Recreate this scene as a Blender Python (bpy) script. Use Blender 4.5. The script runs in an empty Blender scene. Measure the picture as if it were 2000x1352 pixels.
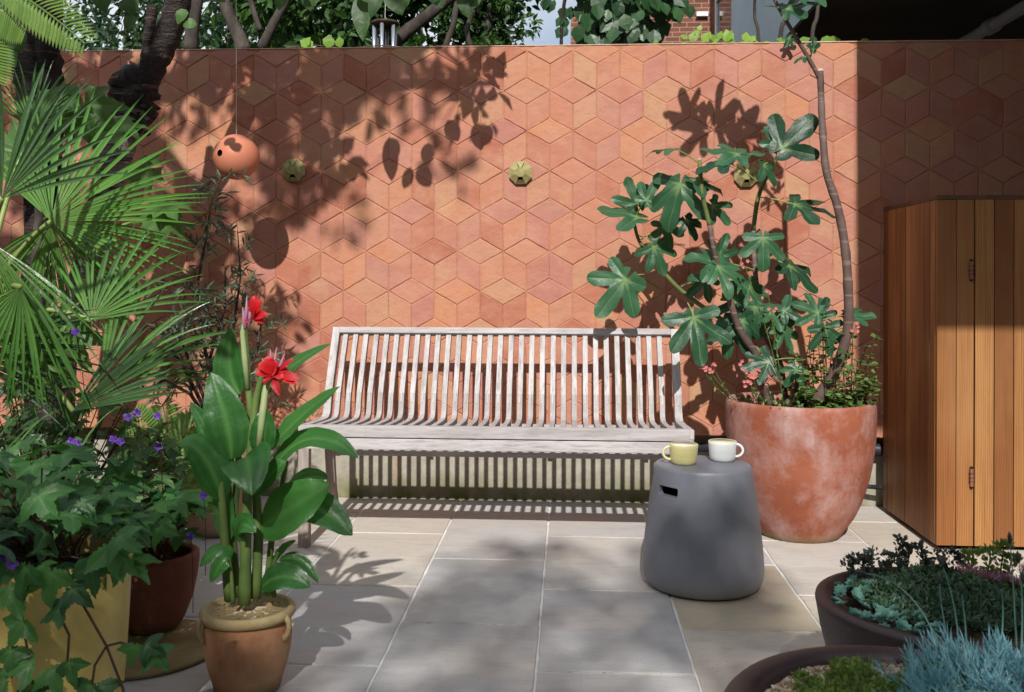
import bpy, bmesh, math, random
import numpy as np
from mathutils import Vector, Matrix, Quaternion
rnd = random.Random(7)
nr = np.random.RandomState(7)
R_ = math.radians
SC = bpy.context.scene
COL = SC.collection

# ---------------------------------------------------------------- camera frame
CAM = Vector((0, 0, 1.2)); FPX = 1850.0; HOR = 547.0
yaw, roll = R_(3.43), 0.003
Fv = Vector((-math.sin(yaw), math.cos(yaw), 0)); Rv = Vector((math.cos(yaw), math.sin(yaw), 0)); Uv = Vector((0, 0, 1))
Rr = (Rv*math.cos(roll)+Uv*math.sin(roll)).normalized(); Ur = (Uv*math.cos(roll)-Rv*math.sin(roll)).normalized()
def ray(px, py):
    return Fv + Rr*((px-1000)/FPX) + Ur*((HOR-py)/FPX)
def P(px, py, Y):            # the point of the garden seen at px,py at distance Y along the garden axis
    d = ray(px, py); return CAM + d*(Y/d.y)
def G(px, py, z=0.0):
    d = ray(px, py); return CAM + d*((z-CAM.z)/d.z)
TAN = 0.79                   # tangent of the sun's height
YW = 5.05                    # face of the tiled wall
YP = 5.16                    # face of the plinth

# ---------------------------------------------------------------- mesh builder
class MB:
    def __init__(s): s.v = []; s.f = []; s.t = []; s.n = 0; s.vv = []
    def add(s, v, f, t=0.5, vein=None):
        v = np.asarray(v, dtype=float).reshape(-1, 3)
        s.v.append(v); n = s.n
        for q in f: s.f.append(tuple(i+n for i in q))
        if np.isscalar(t): s.t += [t]*len(f)
        else: s.t += list(t)
        s.vv.append(np.zeros(len(v)) if vein is None else np.asarray(vein, dtype=float))
        s.n += len(v); return s
    def box(s, a, b, t=0.5, rot=None, piv=None):
        x0, y0, z0 = a; x1, y1, z1 = b
        v = np.array([(x0,y0,z0),(x1,y0,z0),(x1,y1,z0),(x0,y1,z0),(x0,y0,z1),(x1,y0,z1),(x1,y1,z1),(x0,y1,z1)], float)
        if rot is not None:
            p = np.array(piv if piv is not None else v.mean(0)); M = np.array(rot); v = (v-p)@M.T+p
        return s.add(v, [(0,3,2,1),(4,5,6,7),(0,1,5,4),(1,2,6,5),(2,3,7,6),(3,0,4,7)], t)
    def tube(s, pts, rad, seg=8, t=0.5, cap=True, wob=0):
        pts = [Vector(p) for p in pts]; n = len(pts)
        if np.isscalar(rad): rad = [rad]*n
        V = []; up = None
        for i, p in enumerate(pts):
            d = (pts[min(i+1, n-1)]-pts[max(i-1, 0)]).normalized()
            if up is None:
                up = Vector((0, 0, 1)) if abs(d.z) < .9 else Vector((1, 0, 0))
            a = d.cross(up).normalized(); b = a.cross(d).normalized(); up = b
            for k in range(seg):
                an = 2*math.pi*k/seg; r = rad[i]*(1+(rnd.uniform(-wob, wob) if wob else 0))
                V.append(p+a*math.cos(an)*r+b*math.sin(an)*r)
        F = [(i*seg+k, i*seg+(k+1) % seg, (i+1)*seg+(k+1) % seg, (i+1)*seg+k) for i in range(n-1) for k in range(seg)]
        if cap: F += [tuple(range(seg))[::-1], tuple((n-1)*seg+k for k in range(seg))]
        return s.add([tuple(v) for v in V], F, t)
    def lathe(s, prof, c=(0, 0, 0), seg=48, t=0.5, wob=0.0, ph=0.0):
        V = []; F = []; n = len(prof)
        for j, (r, z) in enumerate(prof):
            for k in range(seg):
                an = 2*math.pi*k/seg+ph; rr = r*(1+wob*math.sin(2*an+1)+wob*.6*math.sin(3*an+z*9))
                V.append((c[0]+rr*math.cos(an), c[1]+rr*math.sin(an), c[2]+z))
        for j in range(n-1):
            for k in range(seg): F.append((j*seg+k, j*seg+(k+1) % seg, (j+1)*seg+(k+1) % seg, (j+1)*seg+k))
        if prof[0][0] > 1e-5: F.append(tuple(range(seg))[::-1])
        if prof[-1][0] > 1e-5: F.append(tuple((n-1)*seg+k for k in range(seg)))
        return s.add(V, F, t)
    def build(s, name, m, parent=None, smooth=False, bevel=0, loc=None):
        me = bpy.data.meshes.new(name)
        V = np.concatenate(s.v) if s.v else np.zeros((0, 3))
        off = Vector((0, 0, 0))
        if parent is not None:
            q = parent
            while q is not None: off += q.location; q = q.parent
        if loc is not None: off += Vector(loc)
        V = V-np.array(off)
        me.from_pydata([tuple(x) for x in V], [], s.f)
        at = me.attributes.new('tint', 'FLOAT', 'FACE'); at.data.foreach_set('value', np.array(s.t, dtype=np.float32))
        vn = np.concatenate(s.vv)
        if vn.any():
            av = me.attributes.new('vein', 'FLOAT', 'POINT'); av.data.foreach_set('value', vn.astype(np.float32))
        me.materials.append(m)
        if smooth: me.polygons.foreach_set('use_smooth', [True]*len(me.polygons))
        me.update()
        o = bpy.data.objects.new(name, me); COL.objects.link(o)
        if loc is not None: o.location = loc
        if parent is not None: o.parent = parent
        if bevel:
            b = o.modifiers.new('bevel', 'BEVEL'); b.width = bevel; b.segments = 2; b.limit_method = 'ANGLE'; b.angle_limit = R_(35)
        return o
def thing(name, label, cat, loc=(0, 0, 0), group=None):
    o = bpy.data.objects.new(name, None); COL.objects.link(o); o.location = loc; o.empty_display_size = .1
    return tag(o, label, cat, group)
def tag(o, label, cat, group=None, kind=None):
    o['label'] = label; o['category'] = cat
    if group: o['group'] = group
    if kind: o['kind'] = kind
    return o
def struct(o): o['kind'] = 'structure'; return o

# ---------------------------------------------------------------- materials
def lin(c):
    return tuple(((x/255)/12.92 if x/255 <= .04045 else ((x/255+.055)/1.055)**2.4) for x in c)+(1,)
class NT:
    def __init__(s, name):
        s.m = bpy.data.materials.new(name); s.m.use_nodes = True; s.t = s.m.node_tree; s.t.nodes.clear()
        s.out = s.t.nodes.new('ShaderNodeOutputMaterial'); s.b = s.n('ShaderNodeBsdfPrincipled'); s.l(s.b.outputs[0], s.out.inputs[0])
        s.co = s.n('ShaderNodeTexCoord').outputs['Object']
    def n(s, ty, **k):
        x = s.t.nodes.new(ty)
        for a, b in k.items(): setattr(x, a, b)
        return x
    def l(s, a, b): s.t.links.new(a, b)
    def noise(s, scale, stretch=(1, 1, 1), detail=4, rough=.55, off=(0, 0, 0), dist=0):
        mp = s.n('ShaderNodeMapping'); s.l(s.co, mp.inputs[0]); mp.inputs['Scale'].default_value = stretch; mp.inputs['Location'].default_value = off
        x = s.n('ShaderNodeTexNoise'); s.l(mp.outputs[0], x.inputs['Vector']); x.inputs['Scale'].default_value = scale
        x.inputs['Detail'].default_value = detail; x.inputs['Roughness'].default_value = rough; x.inputs['Distortion'].default_value = dist
        return x.outputs['Fac']
    def ramp(s, fac, stops, interp='LINEAR'):
        x = s.n('ShaderNodeValToRGB'); s.l(fac, x.inputs[0]); cr = x.color_ramp; cr.interpolation = interp
        while len(cr.elements) < len(stops): cr.elements.new(.5)
        for e, (p, c) in zip(cr.elements, stops): e.position = p; e.color = c if len(c) == 4 else tuple(c)+(1,)
        return x.outputs[0]
    def mix(s, fac, a, b, mode='MIX'):
        x = s.n('ShaderNodeMix', data_type='RGBA', blend_type=mode)
        for sock, val in ((x.inputs[0], fac), (x.inputs[6], a), (x.inputs[7], b)):
            if hasattr(val, 'is_linked') or hasattr(val, 'links'): s.l(val, sock)
            else: sock.default_value = val
        return x.outputs[2]
    def math(s, op, a, b=0.0, c=None):
        x = s.n('ShaderNodeMath', operation=op)
        for i, val in enumerate((a, b) if c is None else (a, b, c)):
            if hasattr(val, 'links'): s.l(val, x.inputs[i])
            else: x.inputs[i].default_value = val
        return x.outputs[0]
    def attr(s, name='tint'):
        x = s.n('ShaderNodeAttribute'); x.attribute_name = name; return x.outputs['Fac']
    def bump(s, h, strength=.3, dist=.01):
        x = s.n('ShaderNodeBump'); x.inputs['Strength'].default_value = strength; x.inputs['Distance'].default_value = dist
        s.l(h, x.inputs['Height']); s.l(x.outputs[0], s.b.inputs['Normal']); return x
    def col(s, c, rough=.6, spec=.4, metal=0):
        if hasattr(c, 'links'): s.l(c, s.b.inputs['Base Color'])
        else: s.b.inputs['Base Color'].default_value = c
        if hasattr(rough, 'links'): s.l(rough, s.b.inputs['Roughness'])
        else: s.b.inputs['Roughness'].default_value = rough
        s.b.inputs['Specular IOR Level'].default_value = spec; s.b.inputs['Metallic'].default_value = metal
        return s.m
def rgb(r, g, b): return (r, g, b, 1)
def mottled(name, c1, c2, scale=8, rough=.7, spec=.3, bump=.2, stretch=(1, 1, 1), bs=60, metal=0):
    k = NT(name); f = k.noise(scale, stretch, 5, .6)
    c = k.ramp(f, [(.3, c1), (.7, c2)]); k.bump(k.noise(bs, stretch, 4), bump, .004)
    return k.col(c, rough, spec, metal)
def leafmat(name, dark, light, vein=None, rough=.42, trans=.22, back=None, spec=.45, scale=18):
    k = NT(name); t = k.attr()
    n = k.noise(scale, (1, 1, 1), 3)
    f = k.math('ADD', k.math('MULTIPLY', t, .8), k.math('MULTIPLY', n, .3))
    c = k.ramp(f, [(.1, dark), (.95, light)])
    if vein: c = k.mix(k.attr('vein'), c, vein)
    k.col(c, k.ramp(k.noise(7), [(.3, (rough*.8,)*3), (.7, (min(1, rough*1.35),)*3)]), spec)
    tr = k.n('ShaderNodeBsdfTranslucent'); hs = k.n('ShaderNodeHueSaturation'); k.l(c, hs.inputs['Color'])
    hs.inputs['Hue'].default_value = .48; hs.inputs['Saturation'].default_value = 1.1; hs.inputs['Value'].default_value = 2.1
    k.l(hs.outputs[0], tr.inputs[0]); mx = k.n('ShaderNodeMixShader'); mx.inputs[0].default_value = trans
    k.l(k.b.outputs[0], mx.inputs[1]); k.l(tr.outputs[0], mx.inputs[2]); k.l(mx.outputs[0], k.out.inputs[0])
    k.bump(k.math('ADD', k.noise(45, (1, 1, 1), 3), k.math('MULTIPLY', k.noise(9), 1.2)), .35, .006)
    return k.m

M = {}
# wall tiles
k = NT('terracotta_tile'); t = k.attr()
base = k.ramp(t, [(0, rgb(.36,.125,.078)), (.15, rgb(.42,.16,.10)), (.3, rgb(.42,.19,.145)), (.45, rgb(.47,.195,.12)), (.6, rgb(.415,.175,.14)), (.75, rgb(.50,.215,.115)), (.9, rgb(.46,.22,.14)), (1, rgb(.46,.26,.15))])
c = k.mix(k.ramp(k.noise(6.5, (1, 1, 1.25), 5, .6), [(.42, rgb(0,0,0)), (.75, rgb(.8,.8,.8))]), base, rgb(.50,.25,.175))
c = k.mix(k.ramp(k.noise(3.2, (1.4, 1, 1), 4, .6, (7, 2, 1)), [(.58, rgb(0,0,0)), (.74, rgb(.5,.5,.5))]), c, rgb(.50,.33,.17))
c = k.mix(k.ramp(k.noise(22, (.8, 1, 1.3), 5, .7, (1, 5, 3), .8), [(.5, rgb(0,0,0)), (.8, rgb(.55,.55,.55))]), c, rgb(.36,.15,.095))
c = k.mix(k.ramp(k.noise(170, (1, 1, 1), 2), [(.68, rgb(0,0,0)), (.74, rgb(.5,.5,.5))]), c, rgb(.22,.08,.04))
h = k.math('ADD', k.math('MULTIPLY', k.noise(16, (1, 1, 1.2), 4), 1.0), k.math('MULTIPLY', k.noise(120, (1, 1, 1), 3), .25))
k.bump(h, .85, .007); M['tile'] = k.col(c, .8, .2)
M['grout'] = mottled('tile_grout', rgb(.38,.165,.095), rgb(.50,.25,.15), 20, .95, .1, .5)
k = NT('plinth_concrete')
gz = k.n('ShaderNodeSeparateXYZ'); k.l(k.co, gz.inputs[0]); z = gz.outputs[2]
c = k.ramp(k.noise(14, (1, 1, 1), 6, .7), [(.3, rgb(.28,.26,.21)), (.7, rgb(.42,.39,.33))])
low = k.math('MULTIPLY', k.ramp(z, [(.0, rgb(1,1,1)), (.17, rgb(0,0,0))]), k.ramp(k.noise(4, (1, 1, .6), 4, .6), [(.35, rgb(.2,.2,.2)), (.6, rgb(1,1,1))]))
c = k.mix(low, c, rgb(.115,.125,.03))
c = k.mix(k.ramp(k.noise(9, (1, 1, .12), 4, .6, (3, 0, 0)), [(.63, rgb(0,0,0)), (.74, rgb(.6,.6,.6))]), c, rgb(.36,.15,.05))
c = k.mix(k.ramp(k.noise(140, (1, 1, 1), 2), [(.67, rgb(0,0,0)), (.73, rgb(.8,.8,.8))]), c, rgb(.16,.14,.10))
k.bump(k.noise(60, (1, 1, 1), 5), .4, .004); M['plinth'] = k.col(c, .9, .2)
M['coping'] = mottled('coping_mortar', rgb(.46,.27,.19), rgb(.60,.44,.34), 12, .85, .2, .3)
# paving
k = NT('sandstone_slab'); t = k.attr()
b = k.ramp(t, [(0, rgb(.45,.45,.46)), (.3, rgb(.50,.49,.485)), (.55, rgb(.55,.52,.485)), (.8, rgb(.56,.50,.41)), (1, rgb(.50,.42,.30))])
c = k.mix(k.ramp(k.noise(2.3, (1, 1, 1), 5, .6), [(.45, rgb(0,0,0)), (.66, rgb(.6,.6,.6))]), b, rgb(.53,.465,.40))
c = k.mix(k.ramp(k.noise(7, (.5, 1.6, 1), 6, .7, (3, 3, 0), .8), [(.45, rgb(0,0,0)), (.8, rgb(.5,.5,.5))]), c, rgb(.30,.31,.335))
c = k.mix(k.ramp(k.noise(34, (.35, 1.8, 1), 5, .7, (9, 1, 0)), [(.5, rgb(0,0,0)), (.85, rgb(.55,.55,.55))]), c, rgb(.29,.285,.27))
c = k.mix(k.ramp(k.noise(110, (1, 1, 1), 2), [(.66, rgb(0,0,0)), (.72, rgb(.7,.7,.7))]), c, rgb(.15,.14,.13))
k.bump(k.math('ADD', k.noise(30, (.5, 1.5, 1), 5), k.noise(5)), .28, .004); M['slab'] = k.col(c, k.ramp(k.noise(12), [(.3, rgb(.5,.5,.5)), (.7, rgb(.75,.75,.75))]), .35)
M['joint'] = mottled('joint_mortar', rgb(.60,.59,.58), rgb(.80,.79,.77), 9, .95, .1, .4)
M['earth'] = mottled('earth', rgb(.03,.022,.014), rgb(.075,.055,.035), 6, 1, .1, .8)
M['soil'] = mottled('potting_soil', rgb(.02,.013,.008), rgb(.07,.045,.03), 40, 1, .1, 1)
# weathered teak
def teak(name, st, c1=rgb(.30,.275,.27), c2=rgb(.52,.49,.495)):
    k = NT(name); t = k.attr()
    f = k.noise(26, st, 6, .7, (0, 0, 0), .6)
    c = k.ramp(f, [(.25, c1), (.55, c2), (.8, rgb(.60,.575,.585))])
    c = k.mix(k.ramp(k.noise(90, st, 4, .7), [(.5, rgb(0,0,0)), (.72, rgb(.75,.75,.75))]), c, rgb(.24,.215,.20))
    c = k.mix(k.math('MULTIPLY', t, .6), c, rgb(.30,.26,.25))
    c = k.mix(k.ramp(k.noise(3.5, (1, 1, 1), 3), [(.58, rgb(0,0,0)), (.75, rgb(.35,.35,.35))]), c, rgb(.33,.34,.27))
    k.bump(k.noise(70, st, 5, .7), .45, .003); return k.col(c, .8, .25)
M['teak_x'] = teak('weathered_teak_rail', (.12, 1, 1)); M['teak_z'] = teak('weathered_teak_slat', (1, .35, .12))
M['teak_leg_shaded'] = teak('weathered_teak_leg_shaded', (1, 1, .12), rgb(.17,.12,.09), rgb(.34,.27,.22))  # browner, darker copy of the teak: leg shade put into its colour
# cedar
k = NT('cedar_board'); t = k.attr()
b = k.ramp(t, [(0, rgb(.10,.038,.016)), (.25, rgb(.18,.066,.020)), (.5, rgb(.28,.105,.028)), (.75, rgb(.345,.15,.046)), (.92, rgb(.41,.20,.065)), (1, rgb(.25,.14,.055))])
wv = k.n('ShaderNodeTexWave', wave_type='BANDS', bands_direction='X'); mp = k.n('ShaderNodeMapping'); k.l(k.co, mp.inputs[0]); mp.inputs['Scale'].default_value = (1, .9, .11)
dv = k.n('ShaderNodeVectorMath', operation='ADD'); cb = k.n('ShaderNodeCombineXYZ'); k.l(k.math('MULTIPLY', t, 9.0), cb.inputs[0]); k.l(mp.outputs[0], dv.inputs[0]); k.l(cb.outputs[0], dv.inputs[1])
k.l(dv.outputs[0], wv.inputs['Vector']); wv.inputs['Scale'].default_value = 30; wv.inputs['Distortion'].default_value = 7; wv.inputs['Detail'].default_value = 3; wv.inputs['Detail Scale'].default_value = .55
g = wv.outputs['Fac']
c = k.mix(k.math('MULTIPLY', k.ramp(g, [(.35, rgb(0,0,0)), (.95, rgb(1,1,1))]), .42), b, rgb(.13,.045,.012))
c = k.mix(k.ramp(k.noise(60, (1, 1, .03), 5, .7), [(.45, rgb(0,0,0)), (.8, rgb(.6,.6,.6))]), c, rgb(.10,.036,.012))
c = k.mix(k.ramp(k.noise(2.6, (1.5, 1.5, .5), 3), [(.5, rgb(0,0,0)), (.8, rgb(.5,.5,.5))]), c, rgb(.42,.22,.09))
k.bump(k.noise(70, (1, 1, .04), 4), .3, .002); M['cedar'] = k.col(c, .55, .35)
M['cap'] = mottled('cedar_cap', rgb(.06,.032,.02), rgb(.14,.07,.04), 20, .7, .3, .2, (.3, 1, 1))
M['hinge'] = mottled('copper_hinge', rgb(.22,.085,.055), rgb(.40,.19,.13), 60, .5, .5, .2, metal=.5)
M['black'] = mottled('black_plastic', rgb(.012,.013,.016), rgb(.03,.032,.038), 20, .42, .5, .05)
M['dark'] = mottled('dark_void', rgb(.004,.004,.004), rgb(.012,.012,.012), 20, .9, .1, 0)  # near-black; also paints in the shade of slot, mouth, hole and gaps
k = NT('grey_stool'); c = k.ramp(k.noise(3, (1, 1, 1), 5, .6), [(.3, rgb(.18,.19,.225)), (.7, rgb(.235,.242,.278))])
c = k.mix(k.ramp(k.noise(220, (1, 1, 1), 2), [(.62, rgb(0,0,0)), (.72, rgb(.5,.5,.5))]), c, rgb(.30,.30,.33))
gz = k.n('ShaderNodeSeparateXYZ'); k.l(k.co, gz.inputs[0]); c = k.mix(k.math('MULTIPLY', k.ramp(gz.outputs[2], [(.0, rgb(1,1,1)), (.09, rgb(0,0,0))]), k.noise(18, (1, 1, .6), 5, .7)), c, rgb(.30,.27,.23))
k.bump(k.noise(160), .12, .002); M['stool'] = k.col(c, k.ramp(k.noise(9, (1, 1, .5), 4), [(.3, rgb(.34,.34,.34)), (.7, rgb(.55,.55,.55))]), .45)
# terracotta
def pot(name, c1, c2, bloom, amount=.5, dirt=rgb(.08,.09,.03), rough=.75, sc=6):
    k = NT(name); gz = k.n('ShaderNodeSeparateXYZ'); k.l(k.co, gz.inputs[0]); z = gz.outputs[2]
    c = k.ramp(k.noise(sc, (1, 1, 1.4), 5, .6), [(.3, c1), (.7, c2)])
    lo = .5-.13*amount
    p = k.ramp(k.noise(sc*.8, (1, 1, .8), 8, .72, (4, 1, 2), .15), [(lo, rgb(0,0,0)), (lo+.21, rgb(.74,.74,.74))])
    p2 = k.ramp(k.noise(sc*7, (1, 1, .16), 5, .7, (2, 8, 2)), [(.25, rgb(.45,.45,.45)), (.65, rgb(1,1,1))])
    c = k.mix(k.math('MULTIPLY', p, p2), c, bloom)
    c = k.mix(k.math('MULTIPLY', k.ramp(z, [(0, rgb(1,1,1)), (.05, rgb(0,0,0))]), .75), c, dirt)
    c = k.mix(k.ramp(k.noise(120, (1, 1, 1), 2), [(.66, rgb(0,0,0)), (.72, rgb(.5,.5,.5))]), c, c1)
    k.bump(k.noise(45, (1, 1, 2.5), 5, .6), .35, .004); return k.col(c, rough, .25)
M['pot_big'] = pot('terracotta_bloomed', rgb(.24,.066,.034), rgb(.33,.105,.056), rgb(.52,.39,.375), .45, rgb(.20,.17,.08), sc=4.0)
M['pot_canna'] = pot('terracotta_ochre', rgb(.34,.13,.06), rgb(.46,.26,.13), rgb(.50,.34,.20), .55, sc=7)
M['pot_dark'] = pot('terracotta_dark', rgb(.16,.05,.03), rgb(.24,.08,.05), rgb(.30,.15,.12), .3)
M['pot_pale'] = pot('terracotta_pale', rgb(.48,.22,.13), rgb(.55,.33,.23), rgb(.55,.42,.33), .6)
M['pot_yellow'] = pot('yellow_glaze', rgb(.60,.43,.09), rgb(.74,.56,.18), rgb(.30,.28,.16), .3, rough=.3, sc=3.5)
M['rim_ochre'] = pot('terracotta_rim', rgb(.36,.25,.12), rgb(.50,.40,.22), rgb(.20,.15,.06), .4)
M['bowl'] = mottled('brown_stoneware', rgb(.022,.012,.014), rgb(.055,.030,.030), 5, .45, .5, .3)
M['gravel'] = mottled('pale_gravel', rgb(.34,.26,.17), rgb(.70,.60,.46), 30, .9, .2, .5)
M['disc'] = mottled('stained_stone', rgb(.15,.10,.035), rgb(.34,.27,.14), 6, .8, .25, .3)
M['ball'] = mottled('terracotta_ball', rgb(.50,.17,.095), rgb(.56,.20,.12), 4, .5, .35, .05)
M['cup_y'] = mottled('yellow_glaze_cup', rgb(.58,.52,.22), rgb(.66,.60,.30), 6, .3, .5, .05, (1, 1, 6))
M['cup_w'] = mottled('white_glaze_cup', rgb(.68,.70,.70), rgb(.76,.78,.78), 6, .3, .5, .05, (1, 1, 6))
M['cup_cream'] = mottled('cream_glaze', rgb(.74,.71,.62), rgb(.80,.77,.70), 6, .3, .5, .02)
M['cup_inner'] = mottled('yellow_glaze_inside', rgb(.66,.60,.32), rgb(.72,.66,.38), 6, .3, .5, .02)
k = NT('string'); M['string'] = k.col(rgb(.55,.5,.45), .6)
M['cork'] = mottled('olive_stone', rgb(.25,.215,.085), rgb(.40,.36,.17), 40, .9, .2, .5, bs=220)
# bark
def bark(name, c1, c2, c3, sc=10):
    k = NT(name); c = k.ramp(k.noise(sc, (1, 1, .5), 6, .7), [(.3, c1), (.6, c2), (.8, c3)])
    c = k.mix(k.ramp(k.noise(20, (.4, .4, 5), 4, .6), [(.52, rgb(0,0,0)), (.62, rgb(.9,.9,.9))]), c, rgb(.02,.014,.012))
    c = k.mix(k.ramp(k.noise(16, (.25, .25, 4.5), 3, .6, (5, 3, 9)), [(.60, rgb(0,0,0)), (.64, rgb(.8,.8,.8))]), c, c3)
    k.bump(k.math('ADD', k.noise(14, (.5, .5, 4), 5), k.noise(60)), 1.0, .012); return k.col(c, .65, .35)
M['bark'] = bark('dark_bark', rgb(.008,.006,.006), rgb(.030,.019,.017), rgb(.11,.07,.058))
M['bark_silver'] = bark('silver_bark', rgb(.09,.055,.04), rgb(.24,.20,.19), rgb(.42,.38,.37))
M['bark_plain'] = mottled('grey_bark', rgb(.022,.018,.015), rgb(.095,.08,.068), 12, .9, .2, .9, (1, 1, .4))
k = NT('fig_bark'); c = k.ramp(k.noise(12, (1, 1, .6), 5), [(.3, rgb(.075,.045,.038)), (.7, rgb(.17,.115,.10))])
c = k.mix(k.ramp(k.noise(16, (.15, .15, 3.5), 2), [(.60, rgb(0,0,0)), (.66, rgb(.6,.6,.6))]), c, rgb(.26,.19,.15)); k.bump(k.noise(60), .4, .003)
M['fig_bark'] = k.col(c, .7, .3)
M['fig_stem'] = mottled('fig_green_stem', rgb(.07,.09,.025), rgb(.17,.20,.06), 9, .6, .3, .1)
M['cut'] = mottled('cut_wood', rgb(.55,.47,.38), rgb(.65,.58,.48), 40, .8, .2, .1)
M['petiole'] = mottled('petiole', rgb(.16,.25,.06), rgb(.30,.36,.12), 9, .5, .3, .05)
M['stemgreen'] = mottled('green_stem', rgb(.06,.11,.025), rgb(.15,.21,.06), 9, .5, .3, .05)
M['stembrown'] = mottled('brown_stem', rgb(.05,.03,.02), rgb(.11,.06,.04), 9, .6, .3, .05)
# foliage
M['fig'] = leafmat('fig_leaf', rgb(.009,.042,.020), rgb(.040,.125,.055), rgb(.20,.33,.12), .40, .2)
M['palm'] = leafmat('palm_leaf', rgb(.010,.052,.009), rgb(.088,.25,.040), rgb(.30,.45,.17), .25, .22)
M['palm_dark'] = leafmat('palm_leaf_dark', rgb(.009,.033,.011), rgb(.045,.115,.038), rgb(.13,.2,.07), .34, .15)
M['aralia'] = leafmat('aralia_leaf', rgb(.03,.08,.014), rgb(.08,.17,.035), rgb(.15,.25,.08), .5, .3)
M['olive'] = leafmat('olive_leaf', rgb(.025,.052,.026), rgb(.13,.18,.10), None, .45, .1)
M['canna'] = leafmat('canna_leaf', rgb(.010,.065,.014), rgb(.055,.20,.04), rgb(.11,.27,.07), .36, .3, scale=8)
M['canna_red'] = leafmat('red_petal', rgb(.28,.003,.005), rgb(.52,.012,.012), None, .5, .25)
M['anemone'] = leafmat('anemone_leaf', rgb(.008,.046,.014), rgb(.060,.19,.040), rgb(.11,.24,.07), .45, .25)
M['geranium'] = leafmat('geranium_leaf', rgb(.02,.065,.018), rgb(.10,.20,.06), None, .5, .25)
M['fern'] = leafmat('fern_leaf', rgb(.06,.13,.02), rgb(.18,.30,.07), None, .5, .35)
M['purple'] = leafmat('purple_petal', rgb(.07,.02,.22), rgb(.15,.05,.38), None, .5, .3)
M['pink'] = leafmat('coral_petal', rgb(.50,.10,.10), rgb(.65,.28,.25), None, .5, .3)
M['pinkdull'] = leafmat('dusky_pink_flower', rgb(.30,.10,.20), rgb(.50,.26,.36), None, .6, .2)
M['herb'] = leafmat('herb_leaf', rgb(.04,.09,.02), rgb(.16,.27,.07), None, .5, .25)
M['rosette'] = leafmat('rosette_leaf', rgb(.05,.16,.13), rgb(.24,.47,.40), None, .5, .08)
M['mat'] = leafmat('sedum_mat', rgb(.015,.04,.018), rgb(.05,.11,.045), None, .5, .1)
M['matlight'] = leafmat('light_sedum', rgb(.06,.11,.018), rgb(.20,.30,.07), None, .5, .2)
M['sedumdark'] = leafmat('dark_sedum', rgb(.025,.035,.03), rgb(.07,.09,.07), None, .5, .1)
M['bluechalk'] = leafmat('blue_chalk_leaf', rgb(.09,.27,.32), rgb(.31,.56,.61), None, .45, .08)
M['tree1'] = leafmat('tree_leaf_dark', rgb(.006,.022,.006), rgb(.035,.085,.022), None, .5, .25)
M['tree2'] = leafmat('tree_leaf_mid', rgb(.010,.040,.010), rgb(.075,.17,.035), None, .5, .3)
M['tree3'] = leafmat('tree_leaf_bluish', rgb(.02,.05,.028), rgb(.07,.14,.07), None, .5, .3)
M['round'] = leafmat('round_leaf', rgb(.012,.045,.014), rgb(.05,.13,.04), None, .4, .2)
M['lime'] = leafmat('lime_leaf', rgb(.10,.22,.02), rgb(.26,.42,.07), None, .45, .4)
# buildings
k = NT('brick'); br = k.n('ShaderNodeTexBrick'); mp = k.n('ShaderNodeMapping'); k.l(k.co, mp.inputs[0]); mp.inputs['Rotation'].default_value = (R_(90), 0, 0)
k.l(mp.outputs[0], br.inputs['Vector']); br.inputs['Scale'].default_value = 1; br.inputs['Brick Width'].default_value = .225; br.inputs['Row Height'].default_value = .075; br.inputs['Mortar Size'].default_value = .006
br.inputs['Color1'].default_value = rgb(.20,.075,.05); br.inputs['Color2'].default_value = rgb(.13,.052,.036); br.inputs['Mortar'].default_value = rgb(.30,.235,.17)
k.bump(br.outputs['Fac'], -.4, .01); M['brick'] = k.col(br.outputs['Color'], .85, .2)
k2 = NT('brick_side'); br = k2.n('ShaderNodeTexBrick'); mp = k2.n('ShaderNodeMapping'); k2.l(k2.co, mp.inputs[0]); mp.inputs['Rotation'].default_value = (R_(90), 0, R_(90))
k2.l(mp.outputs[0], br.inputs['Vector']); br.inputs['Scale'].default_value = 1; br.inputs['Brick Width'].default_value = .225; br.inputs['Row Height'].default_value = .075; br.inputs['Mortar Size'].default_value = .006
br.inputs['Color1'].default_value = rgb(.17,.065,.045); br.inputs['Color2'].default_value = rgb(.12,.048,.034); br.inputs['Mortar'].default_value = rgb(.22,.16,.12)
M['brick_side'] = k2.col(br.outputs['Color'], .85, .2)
M['render'] = mottled('grey_render', rgb(.46,.54,.60), rgb(.54,.61,.66), 3, .85, .2, .2)
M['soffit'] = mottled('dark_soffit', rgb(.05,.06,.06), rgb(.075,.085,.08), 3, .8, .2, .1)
M['white'] = mottled('white_paint', rgb(.62,.62,.62), rgb(.72,.72,.72), 3, .5, .4, .05)
k = NT('window_glass'); M['glass'] = k.col(rgb(.03,.04,.05), .08, .6)
M['chime'] = mottled('chime_metal', rgb(.30,.33,.38), rgb(.42,.45,.50), 8, .35, .5, .05, metal=.6)
M['chimetop'] = mottled('chime_disc', rgb(.03,.022,.012), rgb(.08,.06,.03), 12, .8, .2, .3)
# ================================================================= SETTING
o = MB().box((-60, -40, -.3), (60, 90, -.035)).build('ground', M['earth']); struct(o)
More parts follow.
